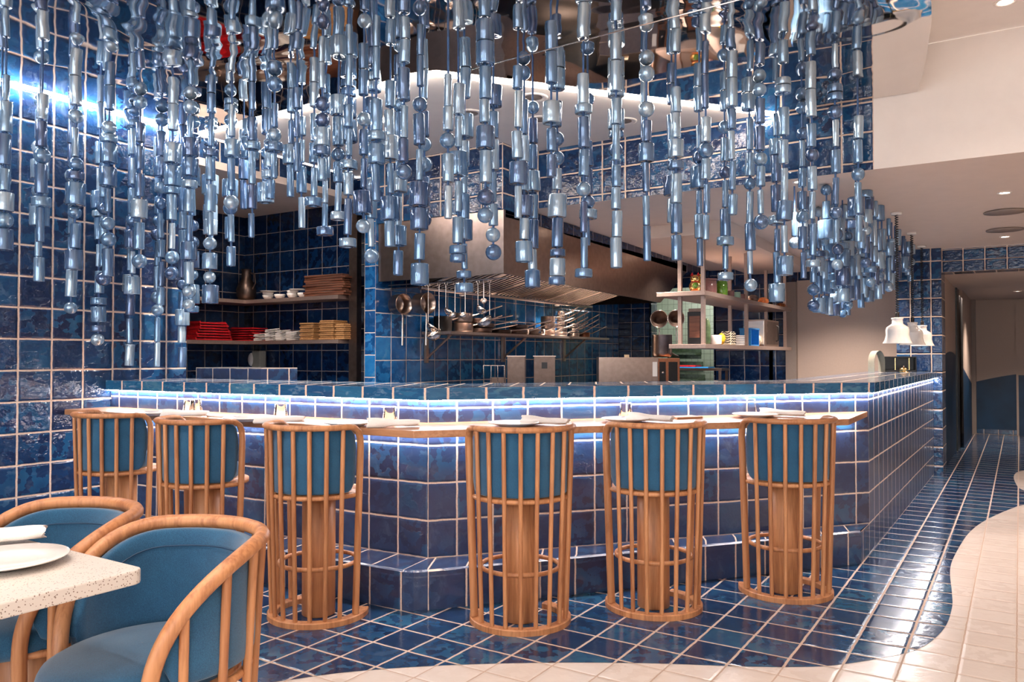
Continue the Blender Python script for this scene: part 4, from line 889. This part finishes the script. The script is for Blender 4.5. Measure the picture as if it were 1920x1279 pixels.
t=thing('service_bell','brass service bell standing before the black box','bell',(-1.0,8.98,1.1005)); m=MB(); m.lathe([(.001,0),(.045,0),(.045,.008),(.012,.012),(.04,.016),(.036,.035),(.02,.047),(.001,.05)],24); m.build('dome',M['gold'],t); m=MB(); m.lathe([(.001,.05),(.005,.05),(.007,.062),(.001,.066)],10); m.build('button',M['chrome'],t)
t=thing('clear_guard','curved clear plastic guard left of the black box','guard',(-1.22,8.95,1.1005),R(32)); m=MB(); rows=[]
for i in range(13):
    a=PI*i/12; rows.append([(.055*math.cos(a)*1.0,0,.10+.11*math.sin(a)*1.1),(.055*math.cos(a),.15,.10+.11*math.sin(a)*1.1)])
rows=[[(.055,0,.0),(.055,.15,.0)]]+rows+[[(-.055,0,.0),(-.055,.15,.0)]]
m.grid(rows); m.grid([[ (p[0]*.96,p[1],p[2]*.985) for p in r] for r in rows]); m.build('shell',M['glassp'],t)
# ================================================================= CEILING FITTINGS
def ring(x,y,z,r,label,name='recessed_spotlight',lit=True,cat='ceiling light',mat='plaster'):
    t=thing(name,label,cat,(x,y,z)); m=MB(); m.lathe([(r,0),(r,-.004),(r*.85,-.007),(r*.66,-.004),(r*.62,-.001),(r*.62,0)],28); m.build('trim_ring',M[mat],t)
    m=MB(); m.lathe([(.001,-.0018),(r*.6,-.0018),(r*.6,-.0005),(.001,-.0005)],24); m.build('lens' if lit else 'cover',M['bulb' if lit else 'grayp'],t); return t
def lamp(x,y,z,power,label=None,size=1.9,color=(1,.85,.74),spot=R(120),rad=.04,aim=None):
    l=bpy.data.lights.new('lamp','SPOT'); l.energy=power; l.color=color; l.spot_size=spot; l.spot_blend=.8; l.shadow_soft_size=rad
    o=bpy.data.objects.new('lamp_light',l); COL.objects.link(o); o.location=(x,y,z)
    if aim: o.rotation_euler=(Vector(aim)-Vector((x,y,z))).to_track_quat('-Z','Y').to_euler()
K=2.994
for i,(px,py,lit) in enumerate([(1000,180,False),(1012,222,False),(880,210,False),(1170,225,False),(715,222,True),(537,213,True),(450,330,False)][:6]):
    D=(K-1.27)*F_PX/(667-py); x,y=at_depth(px,D); ring(x,y,K,.10,'white recessed fitting in the kitchen ceiling, %s'%('left of the mirror edge near the bar corner','large one below the glowing strip','pale ring left of centre','pale ring right of centre','lit one at the left','lit one farthest left')[i],lit=lit,mat='plaster')
    if lit: lamp(x,y,K-.03,110)
dl=[(1887,360,True,'lit one nearest the bulkhead'),(1887,443,True,'lit one nearest the hallway band'),(1495,333,True,'lit one above the bead strings')]
for px,py,lit,l in dl:
    D=(low(7)-1.27)*F_PX/(667-py)
    for _ in range(4): x,y=at_depth(px,D); D=(low(y)-1.27)*F_PX/(667-py)
    x,y=at_depth(px,D); y=max(y,5.82); ring(x,y,low(y)-.0005,.05,'small recessed downlight in the low ceiling, '+l); lamp(x,y,low(y)-.03,60,color=(1,.76,.60))
for px,py,l in ((1887,396,'nearer'),(1887,430,'farther')):
    D=1.2*F_PX/(667-py)
    for _ in range(4): x,y=at_depth(px,D); D=(low(y)-1.27)*F_PX/(667-py)
    m=MB(); m.lathe([(.001,0),(.155,0),(.155,-.006),(.001,-.006)],32); solo(m,'ceiling_speaker',M['grayp'],'round flat grey speaker grille in the low ceiling, the %s one'%l,'speaker',(x,y,low(y)-.002))
ring(-.05,5.28,3.284,.06,'bright recessed downlight in the high white ceiling'); lamp(-.05,4.9,3.25,14)
ring(-.02,13.2,2.179,.05,'small downlight added to brighten the hallway end'); lamp(-.02,13.2,2.15,80)  # added source that brightens the hallway end wall
# unseen downlights added in the high ceiling to brighten the dining side
for i,(x,y) in enumerate(((-.9,.6),(.9,.6),(1.0,2.4),(-2.6,-.6),(-2.4,.9),(-4.3,.4))):
    ring(x,y,3.284,.06,'added unseen downlight over the dining floor, number %s from the window side'%ordn(i+1)); lamp(x,y,3.25,52,spot=R(130))
# kitchen lighting: hood lamps, plus ceiling lamps added to brighten the interior
for i,y in enumerate((6.3,8.2)): 
    ring(-4.62,y,1.866,.03,'round lamp under the hood, %s'%('near','far')[i],name='hood_lamp'); lamp(-4.45,y,1.84,(10,30)[i],color=(1,.93,.86),spot=R(160))
for i,(x,y) in enumerate(((-3.1,6.6),(-3.1,8.6),(-1.7,7.2),(-1.7,9.2))):
    ring(x,y,low(y)-.001,.05,'added kitchen downlight in the low ceiling, %s'%('near left','far left','near right','far right')[i]); lamp(x,y,low(y)-.03,140)
ring(-6.1,4.7,2.749,.05,'small round ceiling light added to brighten the alcove'); lamp(-6.1,4.7,2.72,30)  # added source, only there to light the closed alcove
l=bpy.data.lights.new('lamp','POINT'); l.energy=9; l.shadow_soft_size=.15; o=bpy.data.objects.new('lamp_light',l); COL.objects.link(o); o.location=(-3.9,11.3,2.3)  # bare point light added to brighten the room behind the kitchen
# ================================================================= WORLD: bright daylight through the open window side
w=bpy.data.worlds.new('world'); S.world=w; w.use_nodes=True; bg=w.node_tree.nodes['Background']; bg.inputs[0].default_value=(.93,.96,1.0,1); bg.inputs[1].default_value=5.0
